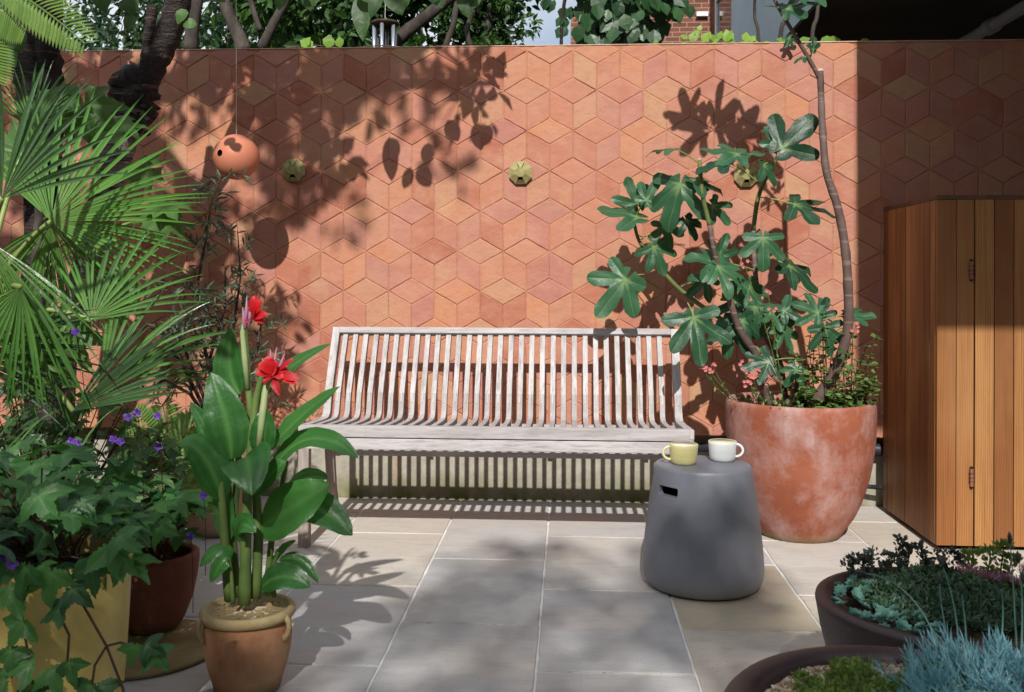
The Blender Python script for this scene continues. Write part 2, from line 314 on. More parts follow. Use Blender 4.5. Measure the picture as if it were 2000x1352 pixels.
# paving: slabs laid in running bond on a mortar bed
o = MB().box((-6.3, -3.2, -.03), (3.6, 5.155, -.005)).build('paving_joints', M['joint']); struct(o)
mb = MB(); xs = [-.097+.487*i for i in range(-12, 8)]
pal = {}
for i in range(len(xs)-1):
    ph = 4.44 if (i % 2 == 0) else 4.055
    for j in range(-2, 12):
        y1 = ph+.765*2-j*.765; y0 = y1-.765
        if y0 > 5.15 or y1 < -3.1: continue
        y1 = min(y1, 5.158); y0 = max(y0, -3.15)
        g = .0042; jx = [rnd.uniform(-.0018, .0018) for _ in range(4)]
        x0, x1 = xs[i]+g, xs[i+1]-g; a, b = y0+g, y1-g
        zt = rnd.uniform(-.0012, .0012)
        ring = [(x0+jx[0], a+jx[1]), (x1+jx[2], a+jx[3]), (x1+jx[1], b+jx[0]), (x0+jx[3], b+jx[2])]
        e = .003
        cx, cy = (x0+x1)/2, (a+b)/2
        rg = []
        for q4 in range(4):
            (ax, ay), (bx, by) = ring[q4], ring[(q4+1) % 4]
            for kk in range(16):
                jj = (rnd.uniform(-.0016, .0016)+(rnd.uniform(-.004, 0) if rnd.random() < .06 else 0)) if kk else 0; s_ = kk/16
                px_, py_ = ax+(bx-ax)*s_, ay+(by-ay)*s_; nl = (by-ay, ax-bx); ll = math.hypot(*nl); rg.append((px_+nl[0]/ll*jj, py_+nl[1]/ll*jj))
        n4 = len(rg)
        V = [(x, y, -.02) for x, y in rg]+[(x, y, zt-.003) for x, y in rg]+[(cx+(x-cx)*(1-2*e/(x1-x0)), cy+(y-cy)*(1-2*e/(b-a)), zt) for x, y in rg]
        F = [(0+k, (k+1) % n4, n4+(k+1) % n4, n4+k) for k in range(n4)]+[(n4+k, n4+(k+1) % n4, 2*n4+(k+1) % n4, 2*n4+k) for k in range(n4)]+[tuple(range(2*n4, 3*n4))]
        tt = rnd.random()
        xm, ym = cx, cy
        if .39 < xm < .88 and 3.3 < ym < 4.0: tt = .97
        elif .39 < xm < .88 and 2.4 < ym < 3.3: tt = .74
        elif -.1 < xm < .39 and ym < 3.7: tt = .05+.2*rnd.random()
        elif -.6 < xm < -.1 and ym < 4.1: tt = .15+.2*rnd.random()
        elif -.6 < xm < -.1: tt = .3
        elif .88 < xm: tt = .5+.3*rnd.random()
        else: tt = .1+.6*rnd.random()
        mb.add(V, F, tt)
struct(mb.build('paving', M['slab']))

# ---- garden wall
ZT, ZB = 2.448, .382
wall = thing('garden_wall', 'terracotta courtyard wall faced with rhombus tiles in a tumbling block pattern behind the bench', 'wall', (0, 5.15, 0))
XL, XR = -4.6, 4.2
MB().box((XL, YW+.0042, ZB), (XR, 5.32, ZT)).build('grout', M['grout'], wall)
MB().box((XL, YP, -.04), (XR, 5.318, ZB)).build('plinth', M['plinth'], wall)
mb = MB(); x = XL
while x < XR:
    w = rnd.uniform(.9, 1.3); x1 = min(x+w, XR)
    mb.box((x+.001, YW-.004+rnd.uniform(0, .003), ZT), (x1-.001, 5.33, ZT+.005+rnd.uniform(0, .002))); x = x1
mb.build('coping', M['coping'], wall, bevel=.003)
s0 = P(1165, 177, YW); s1 = P(1256, 176, YW); W = .2472; S = W/math.sqrt(3); rowh = 1.5*S
print('W check', (s1-s0).length, W)
def clip(poly, ax, val, keep_less):
    out = []
    for i in range(len(poly)):
        a, b = poly[i], poly[(i+1) % len(poly)]
        ia = (a[ax] < val) == keep_less; ib = (b[ax] < val) == keep_less
        if ia: out.append(a)
        if ia != ib:
            t = (val-a[ax])/(b[ax]-a[ax]); out.append((a[0]+(b[0]-a[0])*t, a[1]+(b[1]-a[1])*t))
    return out
def inset(poly, d):
    n = len(poly); out = []
    for i in range(n):
        p0, p1, p2 = [np.array(poly[(i+k-1) % n]) for k in range(3)]
        e1 = (p1-p0)/np.linalg.norm(p1-p0); e2 = (p2-p1)/np.linalg.norm(p2-p1)
        n1 = np.array((-e1[1], e1[0])); n2 = np.array((-e2[1], e2[0]))
        b = n1+n2; b /= np.linalg.norm(b); c = max(.35, b@n1); out.append(p1+b*d/c)
    return out
mb = MB()
for r in range(-12, 6):
    for c in range(-30, 30):
        sx = s0.x+c*W+(r % 2)*W/2; sz = s0.z+r*rowh
        h, q = W/2, S/2
        for poly in ([(0, 0), (h, -q), (W, 0), (h, q)], [(0, 0), (h, q), (h, q+S), (0, S)], [(0, 0), (0, S), (-h, S+q), (-h, q)]):
            p = [(sx+a, sz+b) for a, b in poly]
            for ax, val, kl in ((0, XL, False), (0, XR, True), (1, ZB, False), (1, ZT, True)):
                if len(p) >= 3: p = clip(p, ax, val, kl)
            if len(p) < 3: continue
            A = .5*abs(sum(p[i][0]*p[(i+1) % len(p)][1]-p[(i+1) % len(p)][0]*p[i][1] for i in range(len(p))))
            if A < .0009: continue
            p = [(a+rnd.uniform(-.0012, .0012), b+rnd.uniform(-.0012, .0012)) for a, b in p]
            p = [a for i, a in enumerate(p) if np.hypot(a[0]-p[i-1][0], a[1]-p[i-1][1]) > .01]
            if len(p) < 3: continue
            r1 = inset(p, .0014); r2 = inset(p, .0050)
            def sub(rg, j):
                o2 = []
                for i in range(len(rg)):
                    a, b = np.array(rg[i]), np.array(rg[(i+1) % len(rg)])
                    for k in range(4):
                        pt = a+(b-a)*k/4
                        if k: pt = pt+nr.uniform(-j, j, 2)*1.5
                        o2.append(pt)
                return o2
            st = nr.get_state(); r1 = sub(r1, .0011); nr.set_state(st); r2 = sub(r2, .0011)
            n = len(r1); tx, tz, dy = rnd.uniform(-.022, .022), rnd.uniform(-.022, .022), rnd.uniform(-.0012, .0012)
            cx, cz = np.mean([a[0] for a in p]), np.mean([a[1] for a in p])
            def yy(a): return YW+dy+(a[0]-cx)*tx+(a[1]-cz)*tz
            V = [(a[0], YW+.0062, a[1]) for a in r1]+[(a[0], yy(a)+.0028, a[1]) for a in r1]+[(a[0], yy(a), a[1]) for a in r2]
            F = [(k, (k+1) % n, n+(k+1) % n, n+k) for k in range(n)]+[(n+k, n+(k+1) % n, 2*n+(k+1) % n, 2*n+k) for k in range(n)]+[tuple(range(2*n, 3*n))]
            u = rnd.random(); mb.add(V, F, u)
mb.build('tile_facing', M['tile'], wall)

# ---- drain pipes below the tiles
pp = thing('drain_pipe', 'black plastic drain pipe running along the foot of the wall behind bench and pot', 'pipe', (0, 5.115, .308))
MB().tube([(-1.30, 5.115, .308), (1.70, 5.115, .308)], .027, 20).build('tube', M['black'], pp, smooth=True)
for x in (-1.29, .93, 1.615): MB().tube([(x-.035, 5.115, .308), (x+.035, 5.115, .308)], .036, 20).build('collar', M['black'], pp)
for x in (-.75, -.1, .42):
    MB().box((x-.012, 5.09, .268), (x+.012, 5.162, .281)).build('clip', M['black'], pp)
q = MB().tube([(1.35, 5.09, .135), (1.5, 5.08, .125), (1.70, 5.05, .118)], .012, 12).build('waste_pipe', M['black'], smooth=True, loc=(1.5, 5.08, .125))
tag(q, 'thin black pipe low on the wall between the big pot and the wooden cabinet', 'pipe')

# ================================================================= BENCH
bench = thing('garden_bench', 'weathered silver grey teak bench with curved slatted back and seat', 'bench', (-.33, 4.4, 0))
BX0, BX1 = -1.205, .548
prof = [(4.205, .546), (4.32, .539), (4.44, .531), (4.52, .528), (4.560, .530), (4.585, .541), (4.598, .56), (4.606, .59), (4.622, .64)]
prof2 = [(4.622, .64), (4.787, .935)]
def sweep(mb, x0, x1, pr, th, t):
    n = len(pr); V = []
    for i, (y, z) in enumerate(pr):
        a = pr[max(i-1, 0)]; b = pr[min(i+1, n-1)]; d = Vector((0, b[0]-a[0], b[1]-a[1])).normalized(); nn = Vector((0, d.z, -d.y))
        for xx, k in ((x0, 0), (x1, 0), (x1, 1), (x0, 1)): V.append((xx, y+nn.y*th*k, z+nn.z*th*k))
    F = [(i*4+k, i*4+(k+1) % 4, i*4+4+(k+1) % 4, i*4+4+k) for i in range(n-1) for k in range(4)]+[(3, 2, 1, 0), ((n-1)*4, (n-1)*4+1, (n-1)*4+2, (n-1)*4+3)]
    mb.add(V, F, t)
mb = MB(); N = 31
c0, c1 = P(674, 655, 4.77).x, P(1288, 660, 4.77).x
for i in range(N):
    x = c0+(c1-c0)*i/(N-1)+rnd.uniform(-.0008, .0008); t = rnd.random()
    sweep(mb, x-.0125, x+.0125, prof, .03, .45+.5*t)
    sweep(mb, x-.0126, x+.0126, prof2, .03, .25*rnd.random())
    sweep(mb, x-.0045, x+.0045, [(4.6208-.0008, .645), (4.6062-.0008, .598)], -.006, .05)
mb.build('slatted_seat', M['teak_z'], bench, bevel=.002)
for x in (BX0, BX1-.037):
    mb = MB(); pr = [(4.165, .5475)]+[(a, b+.001) for a, b in prof]
    sweep(mb, x, x+.037, pr, .042, .5); sweep(mb, x-.0004, x+.0374, [(4.622, .641), (4.789, .958)], .042, .05)
    sweep(mb, x+.012, x+.024, [(4.621-.001, .648), (4.604-.001, .594)], -.006, .05)
    mb.build('end_frame', M['teak_z'], bench, bevel=.003)
R = Matrix.Rotation(R_(-29), 3, 'X')
MB().box((BX0+.038, 4.772, .921), (BX1-.038, 4.812, .954), rot=R, piv=(0, 4.787, .94)).build('top_rail', M['teak_x'], bench, bevel=.003)
MB().box((BX0+.035, 4.158, .4985), (BX1-.020, 4.204, .549)).build('front_rail', M['teak_x'], bench, bevel=.003)
MB().box((BX0+.035, 4.163, .444), (BX1-.022, 4.20, .4935), .1).build('apron', M['teak_x'], bench, bevel=.003)
MB().box((BX0+.02, 4.575, .462), (BX1-.02, 4.615, .499), .3).build('seat_bearer', M['teak_x'], bench, bevel=.002)
MB().box((BX0+.02, 4.43, .468), (BX1-.02, 4.465, .501), .3).build('seat_bearer', M['teak_x'], bench, bevel=.002)
MB().box((BX0+.03, 4.652, .325), (BX1-.03, 4.675, .368), .6).build('stretcher', M['teak_x'], bench, bevel=.002)
for x in (BX0+.0005, BX1-.0485):
    MB().box((x, 4.1645, 0), (x+.048, 4.212, .505), .5).build('leg', M['teak_leg_shaded'], bench, bevel=.003)
    mb = MB(); V = []
    for (y, z, w) in ((4.605, .51, .042), (4.615, .36, .042), (4.66, .16, .040), (4.735, 0, .036)):
        V += [(x+.002, y, z), (x+.046, y, z), (x+.046, y+w, z), (x+.002, y+w, z)]
    mb.add(V, [(i*4+k, i*4+(k+1) % 4, i*4+4+(k+1) % 4, i*4+4+k) for i in range(3) for k in range(4)]+[(3, 2, 1, 0), (12, 13, 14, 15)], .5)
    mb.build('leg', M['teak_leg_shaded'], bench, bevel=.003)
    MB().box((x+.004, 4.205, .44), (x+.042, 4.612, .482), .4).build('side_rail', M['teak_leg_shaded'], bench, bevel=.002)

# ================================================================= STOOL AND CUPS
SX, SY = .531, 3.78
prof = [(0, .004), (.200, .004), (.214, .010), (.226, .024), (.2335, .045), (.2362, .075), (.2355, .10), (.2335, .13)]
for i in range(1, 10): prof.append((.2335-(.2335-.1885)*i/9-.004*math.sin(math.pi*i/9)*-1, .13+(.464-.13)*i/9))
prof += [(.1868, .471), (.1835, .4757), (.178, .477), (.10, .477), (0, .477)]
stool = thing('garden_stool', 'matte slate grey drum stool with a cut out handle slot holding two cups', 'stool', (SX, SY, 0))
body = MB().lathe(prof, (SX, SY, 0), 96).build('body', M['stool'], stool, smooth=True)
hp = P(1302, 965, SY-.13); ang = math.atan2(hp.y-SY, hp.x-SX)
def rrect(w, h, r, n=5):
    pts = []
    for cx, cy, a0 in ((w-r, h-r, 0), (-w+r, h-r, 90), (-w+r, -h+r, 180), (w-r, -h+r, 270)):
        for k in range(n+1):
            a = R_(a0+90*k/n); pts.append((cx+r*math.cos(a), cy+r*math.sin(a)))
    return pts
rad = Vector((math.cos(ang), math.sin(ang), 0)); tan = Vector((-rad.y, rad.x, 0)); rr = rrect(.050, .0185, .010)
cc = Vector((SX, SY, .392)); V = []
for d in (.13, .30):
    for a, b in rr: V.append(tuple(cc+rad*d+tan*a+Vector((0, 0, b))))
n = len(rr)
cut = MB().add(V, [(k, (k+1) % n, n+(k+1) % n, n+k) for k in range(n)]+[tuple(range(n))[::-1], tuple(range(n, 2*n))]).build('cutter', M['dark'])
bm = body.modifiers.new('b', 'BOOLEAN'); bm.object = cut; bm.operation = 'DIFFERENCE'; bm.solver = 'EXACT'
bpy.context.view_layer.update(); dg = bpy.context.evaluated_depsgraph_get()
me = bpy.data.meshes.new_from_object(body.evaluated_get(dg)); body.modifiers.clear(); body.data = me
bpy.data.objects.remove(cut)
eb = body.modifiers.new('e', 'EDGE_SPLIT'); eb.split_angle = R_(38)
# near-black lining: the shade inside the slot put into colour
V = []; rr2 = rrect(.0495, .018, .0098)
for d in (.132, .172):
    for a, b in rr2: V.append(tuple(cc+rad*d+tan*a+Vector((0, 0, b))))
MB().add(V, [(k, (k+1) % n, n+(k+1) % n, n+k) for k in range(n)]+[tuple(range(n))[::-1]]).build('slot_shade', M['dark'], stool)

def cup(name, label, c, rt, rb, h, mo, mi, hdir, hm):
    t = thing(name, label, 'cup', c, 'cups on the grey stool')
    out = [(0, .0), (rb-.004, 0), (rb, .003), (rb+.004, .010)]+[(rb+.004+(rt-rb-.004)*(i/6)**.8, .010+(h-.010)*i/6) for i in range(1, 7)]+[(rt-.0012, h+.0012), (rt-.003, h)]
    MB().lathe(out, c, 48).build('body', mo, t, smooth=True)
    inn = [(rt-.0028, h+.0002), (rt-.004, h-.006), (rb+.0, .018), (rb-.010, .010), (0, .009)]
    MB().lathe(inn, c, 48).build('inside', mi, t, smooth=True)
    hd = Vector((math.cos(hdir), math.sin(hdir), 0)); pts = []
    for k in range(13):
        a = R_(100-200*k/12); pts.append(Vector(c)+hd*(rt-.006+.030*max(0, math.cos(a))*1.0)+Vector((0, 0, h*.57+.024*math.sin(a)-.004*(k/12))))
    mb = MB().tube(pts, [.0052]*13, 10); mb.build('handle', hm, t, smooth=True)
cup('cup', 'pale yellow stoneware cup with cream inside, handle pointing left, on grey stool', (.4544, 3.773, .4775), .0570, .0465, .077, M['cup_y'], M['cup_cream'], R_(182), M['cup_inner'])
cup('cup', 'white stoneware cup with yellow inside, handle pointing right, on grey stool', (.619, 3.853, .4775), .0562, .0465, .077, M['cup_w'], M['cup_inner'], R_(-5), M['cup_w'])

# ================================================================= POTS
def make_pot(name, label, c, prof, m, soil_z, soil_r, soil_m=None, wall=.028, wob=.004, extra=None, seg=72):
    t = thing(name, label, 'plant pot', c)
    rt, zt = prof[-1]
    full = [(0, .001)]+prof+[(rt-wall*.35, zt+.006), (rt-wall*.7, zt+.005), (rt-wall, zt-.006), (soil_r, soil_z-.02), (0, soil_z-.02)]
    MB().lathe(full, c, seg, wob=wob).build('body', m, t, smooth=True)
    mb = MB(); V = []; F = []; nrg, ns = 9, 40
    V.append((c[0], c[1], c[2]+soil_z+.01))
    for i in range(1, nrg+1):
        for k in range(ns):
            a = 2*math.pi*k/ns; r = (soil_r+.002)*i/nrg; V.append((c[0]+r*math.cos(a), c[1]+r*math.sin(a), c[2]+soil_z+rnd.uniform(-.008, .008)+.008*(1-i/nrg)))
    for k in range(ns): F.append((0, 1+k, 1+(k+1) % ns))
    for i in range(nrg-1):
        for k in range(ns): F.append((1+i*ns+k, 1+(i+1)*ns+k, 1+(i+1)*ns+(k+1) % ns, 1+i*ns+(k+1) % ns))
    mb.add(V, F); mb.build('soil', soil_m or M['soil'], t)
    return t
BP = (1.0976, 4.573, 0)
make_pot('terracotta_pot', 'large sunlit terracotta pot with white bloom holding the fig tree', BP,
         [(.178, .001), (.187, .008), (.2, .03), (.2457, .098), (.272, .155), (.294, .22), (.311, .28), (.323, .341), (.332, .40), (.3395, .47), (.343, .54), (.3435, .59), (.341, .622), (.3375, .633)], M['pot_big'], .575, .305)
CP = (-.937, 2.728, 0)
t = make_pot('terracotta_pot', 'small ochre terracotta pot with rolled rim and loop handles holding the red canna', CP,
         [(.088, .001), (.094, .006), (.100, .03), (.114, .075), (.1235, .12), (.1265, .16), (.1245, .190), (.121, .210)], M['pot_canna'], .222, .112, M['gravel'])
rim = [(.117, .212), (.127, .212), (.1335, .217), (.1365, .225), (.1355, .234), (.130, .241), (.122, .243), (.115, .239), (.112, .23)]
MB().lathe(rim, CP, 72, wob=.006).build('rim', M['rim_ochre'], t, smooth=True)
for a in (R_(215), R_(-18)):
    d = Vector((math.cos(a), math.sin(a), 0)); c = Vector(CP)
    pts = [c+d*.130+Vector((0, 0, .226)), c+d*.1405+Vector((0, 0, .216)), c+d*.1435+Vector((0, 0, .198)), c+d*.139+Vector((0, 0, .180)), c+d*.1285+Vector((0, 0, .168)), c+d*.126+Vector((0, 0, .155))]
    MB().tube(pts, [.010, .0085, .0075, .0075, .009, .004], 10).build('handle', M['rim_ochre'], t, smooth=True)
DP = (-1.399, 3.12, .022)
make_pot('terracotta_pot', 'dark red brown terracotta pot standing between the yellow pot and the canna', DP,
         [(.075, .001), (.085, .006), (.105, .04), (.128, .10), (.143, .17), (.149, .22), (.150, .245), (.149, .252)], M['pot_dark'], .205, .135, wob=.006)
UP = (-1.666, 4.41, 0)
make_pot('terracotta_pot', 'pale pinkish terracotta urn standing left of the bench behind the canna', UP,
         [(.120, .001), (.128, .006), (.135, .03), (.165, .10), (.198, .18), (.220, .27), (.229, .34), (.228, .40), (.222, .43), (.236, .445), (.240, .46), (.236, .47)], M['pot_pale'], .42, .205)
YPo = (-1.273, 2.227, 0)
t = make_pot('glazed_pot', 'tall yellow glazed planter in the lower left corner under trailing leaves', YPo,
         [(.150, .001), (.156, .006), (.162, .03), (.178, .15), (.190, .28), (.197, .40), (.200, .48), (.202, .505), (.205, .52), (.204, .53)], M['pot_yellow'], .48, .175, wob=.012)
o = MB().lathe([(0, 0), (.235, 0), (.245, .006), (.246, .014), (.238, .020), (0, .021)], (-1.37, 2.98, .001), 64, wob=.01).build('stone_disc', M['disc'], smooth=True, loc=(-1.37, 2.98, 0))
o.modifiers.new('e', 'EDGE_SPLIT').split_angle = R_(30)
tag(o, 'round yellow stained stone disc lying under the dark terracotta pot', 'saucer')
B1 = (.975, 2.54, 0); B2 = (.628, 1.722, 0)
make_pot('planter_bowl', 'dark brown stoneware bowl farther back full of rosette succulents and sedum', B1,
         [(.20, .001), (.21, .006), (.225, .04), (.255, .12), (.283, .20), (.303, .28), (.312, .335), (.315, .35), (.313, .358)], M['bowl'], .325, .265, wall=.045)
make_pot('planter_bowl', 'wide brown purple stoneware bowl nearest the camera with thick rolled rim', B2,
         [(.22, .001), (.23, .006), (.25, .05), (.285, .15), (.315, .25), (.335, .34), (.345, .38), (.350, .400), (.347, .415), (.338, .424)], M['bowl'], .405, .283, M['gravel'], wall=.06)
# loose stones on the gravel surfaces
def stones(parent, c, z, r, n, m, s0, s1, name='pebbles'):
    mb = MB()
    for _ in range(n):
        a = rnd.uniform(0, 6.283); q = r*math.sqrt(rnd.random()); s = rnd.uniform(s0, s1)
        V = []; F = [(0, 1, 2), (0, 2, 3), (0, 3, 4), (0, 4, 1), (5, 2, 1), (5, 3, 2), (5, 4, 3), (5, 1, 4)]
        Q = Quaternion(nr.normal(size=4)).normalized()
        for v in ((0, 0, .7), (1, 0, 0), (0, .8, 0), (-1, 0, 0), (0, -.8, 0), (0, 0, -.7)):
            w = Q @ (Vector(v)*s*rnd.uniform(.75, 1.2)); V.append((c[0]+q*math.cos(a)+w.x, c[1]+q*math.sin(a)+w.y, c[2]+z+w.z*.8))
        mb.add(V, F, rnd.random())
    o = mb.build(name, m, parent); return o
k = NT('pebble'); M['pebble'] = k.col(k.ramp(k.attr(), [(0, rgb(.22,.14,.08)), (.5, rgb(.42,.32,.2)), (1, rgb(.66,.58,.47))]), .8, .3)
k = NT('bark_chip'); M['chip'] = k.col(k.ramp(k.attr(), [(0, rgb(.06,.035,.015)), (1, rgb(.30,.20,.08))]), .9, .2)
stones(t_canna := [o for o in COL.objects if o.get('label', '').startswith('small ochre')][0], CP, .228, .105, 900, M['chip'], .003, .006)
b2o = [o for o in COL.objects if o.get('label', '').startswith('wide brown')][0]
stones(b2o, B2, .412, .27, 2200, M['pebble'], .004, .011)

# ================================================================= CABINET
CX, CY, CZ = 1.642, 4.352, 1.565
cab = thing('wooden_cabinet', 'tall cedar clad storage cabinet with copper hinges at the right edge', 'cabinet', (2.1, 4.7, 0))
MB().box((CX+.02, CY+.02, .02), (2.75, 5.04, CZ), .1).build('carcass', M['dark'], cab)
MB().box((CX+.03, CY+.03, 0), (2.73, 5.03, .02), .1).build('plinth', M['dark'], cab)  # near-black base colours in the shaded gap below the boards
mb = MB(); n = 11; w = (5.045-CY)/n
tints = [.3, .6, .7, .55, .4, .85, .65, .4, .35, .3, .75]
for i in range(n):
    y0 = CY+.0 + (n-1-i)*w
    mb.box((CX-rnd.uniform(0, .004), y0+.0018, .022), (CX+.019, y0+w-.0018, CZ-.001), tints[i])
mb.build('side_panel', M['cedar'], cab, bevel=.0012)
edges = [CX+.0205]+[P(x, 700, CY).x for x in (1864, 1898.5)]
ft = [.55, .95, .98, .2, .78, .6, .85, .5, .3, .7, .9]
mb = MB(); mb.box((CX-.001, CY-.021, .022), (edges[1]-.0012, CY-.001, CZ-.001), .45); mb.box((edges[1]+.0012, CY-.0215, .022), (edges[2]-.002, CY-.0012, CZ-.001), .72)
mb.build('front_panel', M['cedar'], cab, bevel=.0012)
mb = MB(); x = edges[2]+.002; i = 0; ft = [.88, .35, .78, .62, .82, .55, .4, .85, .6, .5]
while x < 2.70:
    mb.box((x+.002, CY-.0215+rnd.uniform(-.002, .002), .022), (x+.0825, CY-.0012, CZ-.001), ft[i % 10]); x += .0845; i += 1
dr = mb.build('door', M['cedar'], cab, bevel=.0012)
mb = MB(); mb.box((CX-.004, CY-.024, CZ), (CX+.05, 5.045, CZ+.019), .4)
xx = CX+.051
while xx < 2.74:
    mb.box((xx, CY-.024, CZ), (xx+.168, CY+.03, CZ+.0185), .5); xx += .17
mb.box((CX+.052, CY+.031, CZ), (2.75, 5.044, CZ+.017), .4)
mb.build('cap', M['cap'], cab, bevel=.001)
for (ya, yb) in ((507, 549), (912, 954)):
    a = P(1897.5, ya, CY-.027); b = P(1897.5, yb, CY-.027)
    h = MB().tube([b+Vector((0, 0, .008)), a-Vector((0, 0, .008))], .0088, 12).build('hinge', M['hinge'], cab)
    MB().tube([b, b+Vector((0, 0, .008))], .0065, 10).build('pin', M['dark'], h); MB().tube([a-Vector((0, 0, .008)), a], .0065, 10).build('pin', M['dark'], h)
    for z in (b.z+.03, (a.z+b.z)/2, a.z-.03): MB().box((b.x-.011, CY-.036, z-.0008), (b.x+.011, CY-.018, z+.0008)).build('joint', M['dark'], h)

# ================================================================= WALL ORNAMENTS
def ornament(px, py, label):
    c = P(px, py, YW); t = thing('wall_ornament', label, 'ornament', c, 'octagonal ornaments on the tiled wall')
    RO, RI, D0, D1 = .066, .0265, .018, .046
    def oc(r, k, y): a = R_(22.5+45*k); return (c.x+r*math.cos(a), c.y-y, c.z+r*math.sin(a))
    # core
    mb = MB(); V = [oc(RO*.985, k, .0) for k in range(8)]+[oc(RO*.985, k, D0) for k in range(8)]+[oc(RI*1.02, k, D0+.001) for k in range(8)]
    mb.add(V, [(k, (k+1) % 8, 8+(k+1) % 8, 8+k) for k in range(8)]+[(8+k, 8+(k+1) % 8, 16+(k+1) % 8, 16+k) for k in range(8)]+[tuple(range(16, 24))])
    mb.build('base', M['cork'], t)
    mb = MB()
    for k in range(8):
        if k == 5: continue        # the open mouth at the bottom
        A, B, C_, D_ = oc(RO, k, D0+.001), oc(RO, k+1, D0+.001), oc(RI, k+1, D1), oc(RI, k, D1)
        A, B, C_, D_ = [Vector(v) for v in (A, B, C_, D_)]
        if k == 1:                 # top wedge set between two slits
            A = A.lerp(B, .0); C2 = C_.lerp(D_, .22); D2 = D_.lerp(C_, .22); C_, D_ = C2, D2
            A, B = A.lerp(B, .08), B.lerp(A, .08)
        g = Vector((0, .03, 0)); q = [A, B, C_, D_]; lo = [Vector((v.x, c.y-.012, v.z)) for v in q]
        if k in (0, 2):
            lo = [Vector((v.x, c.y-.012, v.z)) for v in q]
        mb.add([tuple(v) for v in q+lo], [(0, 1, 2, 3), (4, 7, 6, 5), (0, 4, 5, 1), (1, 5, 6, 2), (2, 6, 7, 3), (3, 7, 4, 0)], .5)
    # centre boss and the lower lip
    V = [oc(RI, k, D1+.0015) for k in range(8)]+[oc(RI, k, .01) for k in range(8)]
    mb.add(V, [tuple(range(8))]+[(k, 8+k, 8+(k+1) % 8, (k+1) % 8) for k in range(8)])
    A, B = Vector(oc(RO, 5, D0)), Vector(oc(RO, 6, D0)); C_, D_ = A.lerp(Vector(oc(RI, 5, D0)), .0), B
    I0, I1 = Vector(oc(RO*.66, 5, D0+.022)), Vector(oc(RO*.66, 6, D0+.022)); I0 = I0.lerp(I1, .16); I1 = I1.lerp(I0, .16)
    A = A.lerp(B, .03); B = B.lerp(A, .03)
    lo = [Vector((v.x, c.y-.01, v.z)) for v in (A, B, I1, I0)]
    mb.add([tuple(v) for v in [A, B, I1, I0]+lo], [(0, 1, 2, 3), (0, 4, 5, 1), (1, 5, 6, 2), (2, 6, 7, 3), (3, 7, 4, 0)])
    mb.build('faceted_face', M['cork'], t)
    mm = MB(); q = [Vector(oc(RI*1.05, 5, .0195)), Vector(oc(RI*1.05, 6, .0195)), Vector(oc(RO*.7, 6, .0195)), Vector(oc(RO*.7, 5, .0195))]
    mm.add([tuple(v) for v in q], [(0, 1, 2, 3)]); mm.build('mouth', M['dark'], t)  # near-black sheet puts the shade of the recess into colour
ornament(575, 333, 'octagonal olive stone ornament on the wall just right of the hanging ball')
ornament(1017, 338, 'octagonal olive stone ornament alone on the sunlit middle of the wall')
ornament(1456, 343, 'octagonal olive stone ornament on the wall half hidden behind fig leaves')

# ================================================================= HANGING BALL
bc = P(461.5, 307, 4.54)
ball = thing('hanging_ball', 'smooth terracotta coloured ball with a round hole hanging on a thin string', 'bird feeder', bc)
RB = .1105
bo = MB(); V = []; F = []
hd = (P(432, 300, 4.46)-bc); hd.y = -math.sqrt(max(1e-4, RB**2-hd.x**2-hd.z**2)); hd.normalize()
# sphere built round the hole axis so that the hole is a real opening
a1 = hd.cross(Vector((0, 0, 1))).normalized(); a2 = hd.cross(a1).normalized(); ns, nring = 64, 40; th0 = math.asin(.0165/RB)
for i in range(nring+1):
    th = th0+(math.pi-th0)*i/nring
    for k in range(ns):
        a = 2*math.pi*k/ns; V.append(tuple(bc+hd*RB*math.cos(th)+(a1*math.cos(a)+a2*math.sin(a))*RB*math.sin(th)))
F = [(i*ns+k, i*ns+(k+1) % ns, (i+1)*ns+(k+1) % ns, (i+1)*ns+k) for i in range(nring) for k in range(ns)]
bo.add(V, F).build('shell', M['ball'], ball, smooth=True)
V = []
for (r, d) in ((.0168, math.cos(th0)*RB), (.0168, .085), (0, .085)):
    for k in range(32): a = 2*math.pi*k/32; V.append(tuple(bc+hd*d+(a1*math.cos(a)+a2*math.sin(a))*r))
MB().add(V, [(i*32+k, i*32+(k+1) % 32, (i+1)*32+(k+1) % 32, (i+1)*32+k) for i in range(2) for k in range(32)]).build('hole', M['dark'], ball)  # near-black cup stands in for the shade inside the ball
MB().tube([bc+Vector((0, 0, RB-.004)), Vector((bc.x-.004, bc.y, 3.05))], .0014, 6).build('string', M['string'], ball)

# ================================================================= WIND CHIME (hangs beyond the wall)
wc = P(752, 47, 5.75)
ch = thing('wind_chime', 'wind chime with mossy round top and pale metal tubes hanging beyond the wall', 'wind chime', wc)
MB().lathe([(0, -.012), (.070, -.012), (.085, -.004), (.088, .004), (.080, .012), (.05, .018), (0, .02)], wc, 40).build('disc', M['chimetop'], ch, smooth=True)
for i, a in enumerate((200, 265, 330, 30, 90, 150)):
    p = wc+Vector((.066*math.cos(R_(a)), .066*math.sin(R_(a)), 0))
    MB().tube([p+Vector((0, 0, -.012)), p+Vector((0, 0, -.34-.03*i))], .0115, 14).build('chime_tube', M['chime'], ch, smooth=True)
MB().tube([wc+Vector((0, 0, .015)), wc+Vector((.01, 0, .75))], .002, 6).build('cord', M['string'], ch)

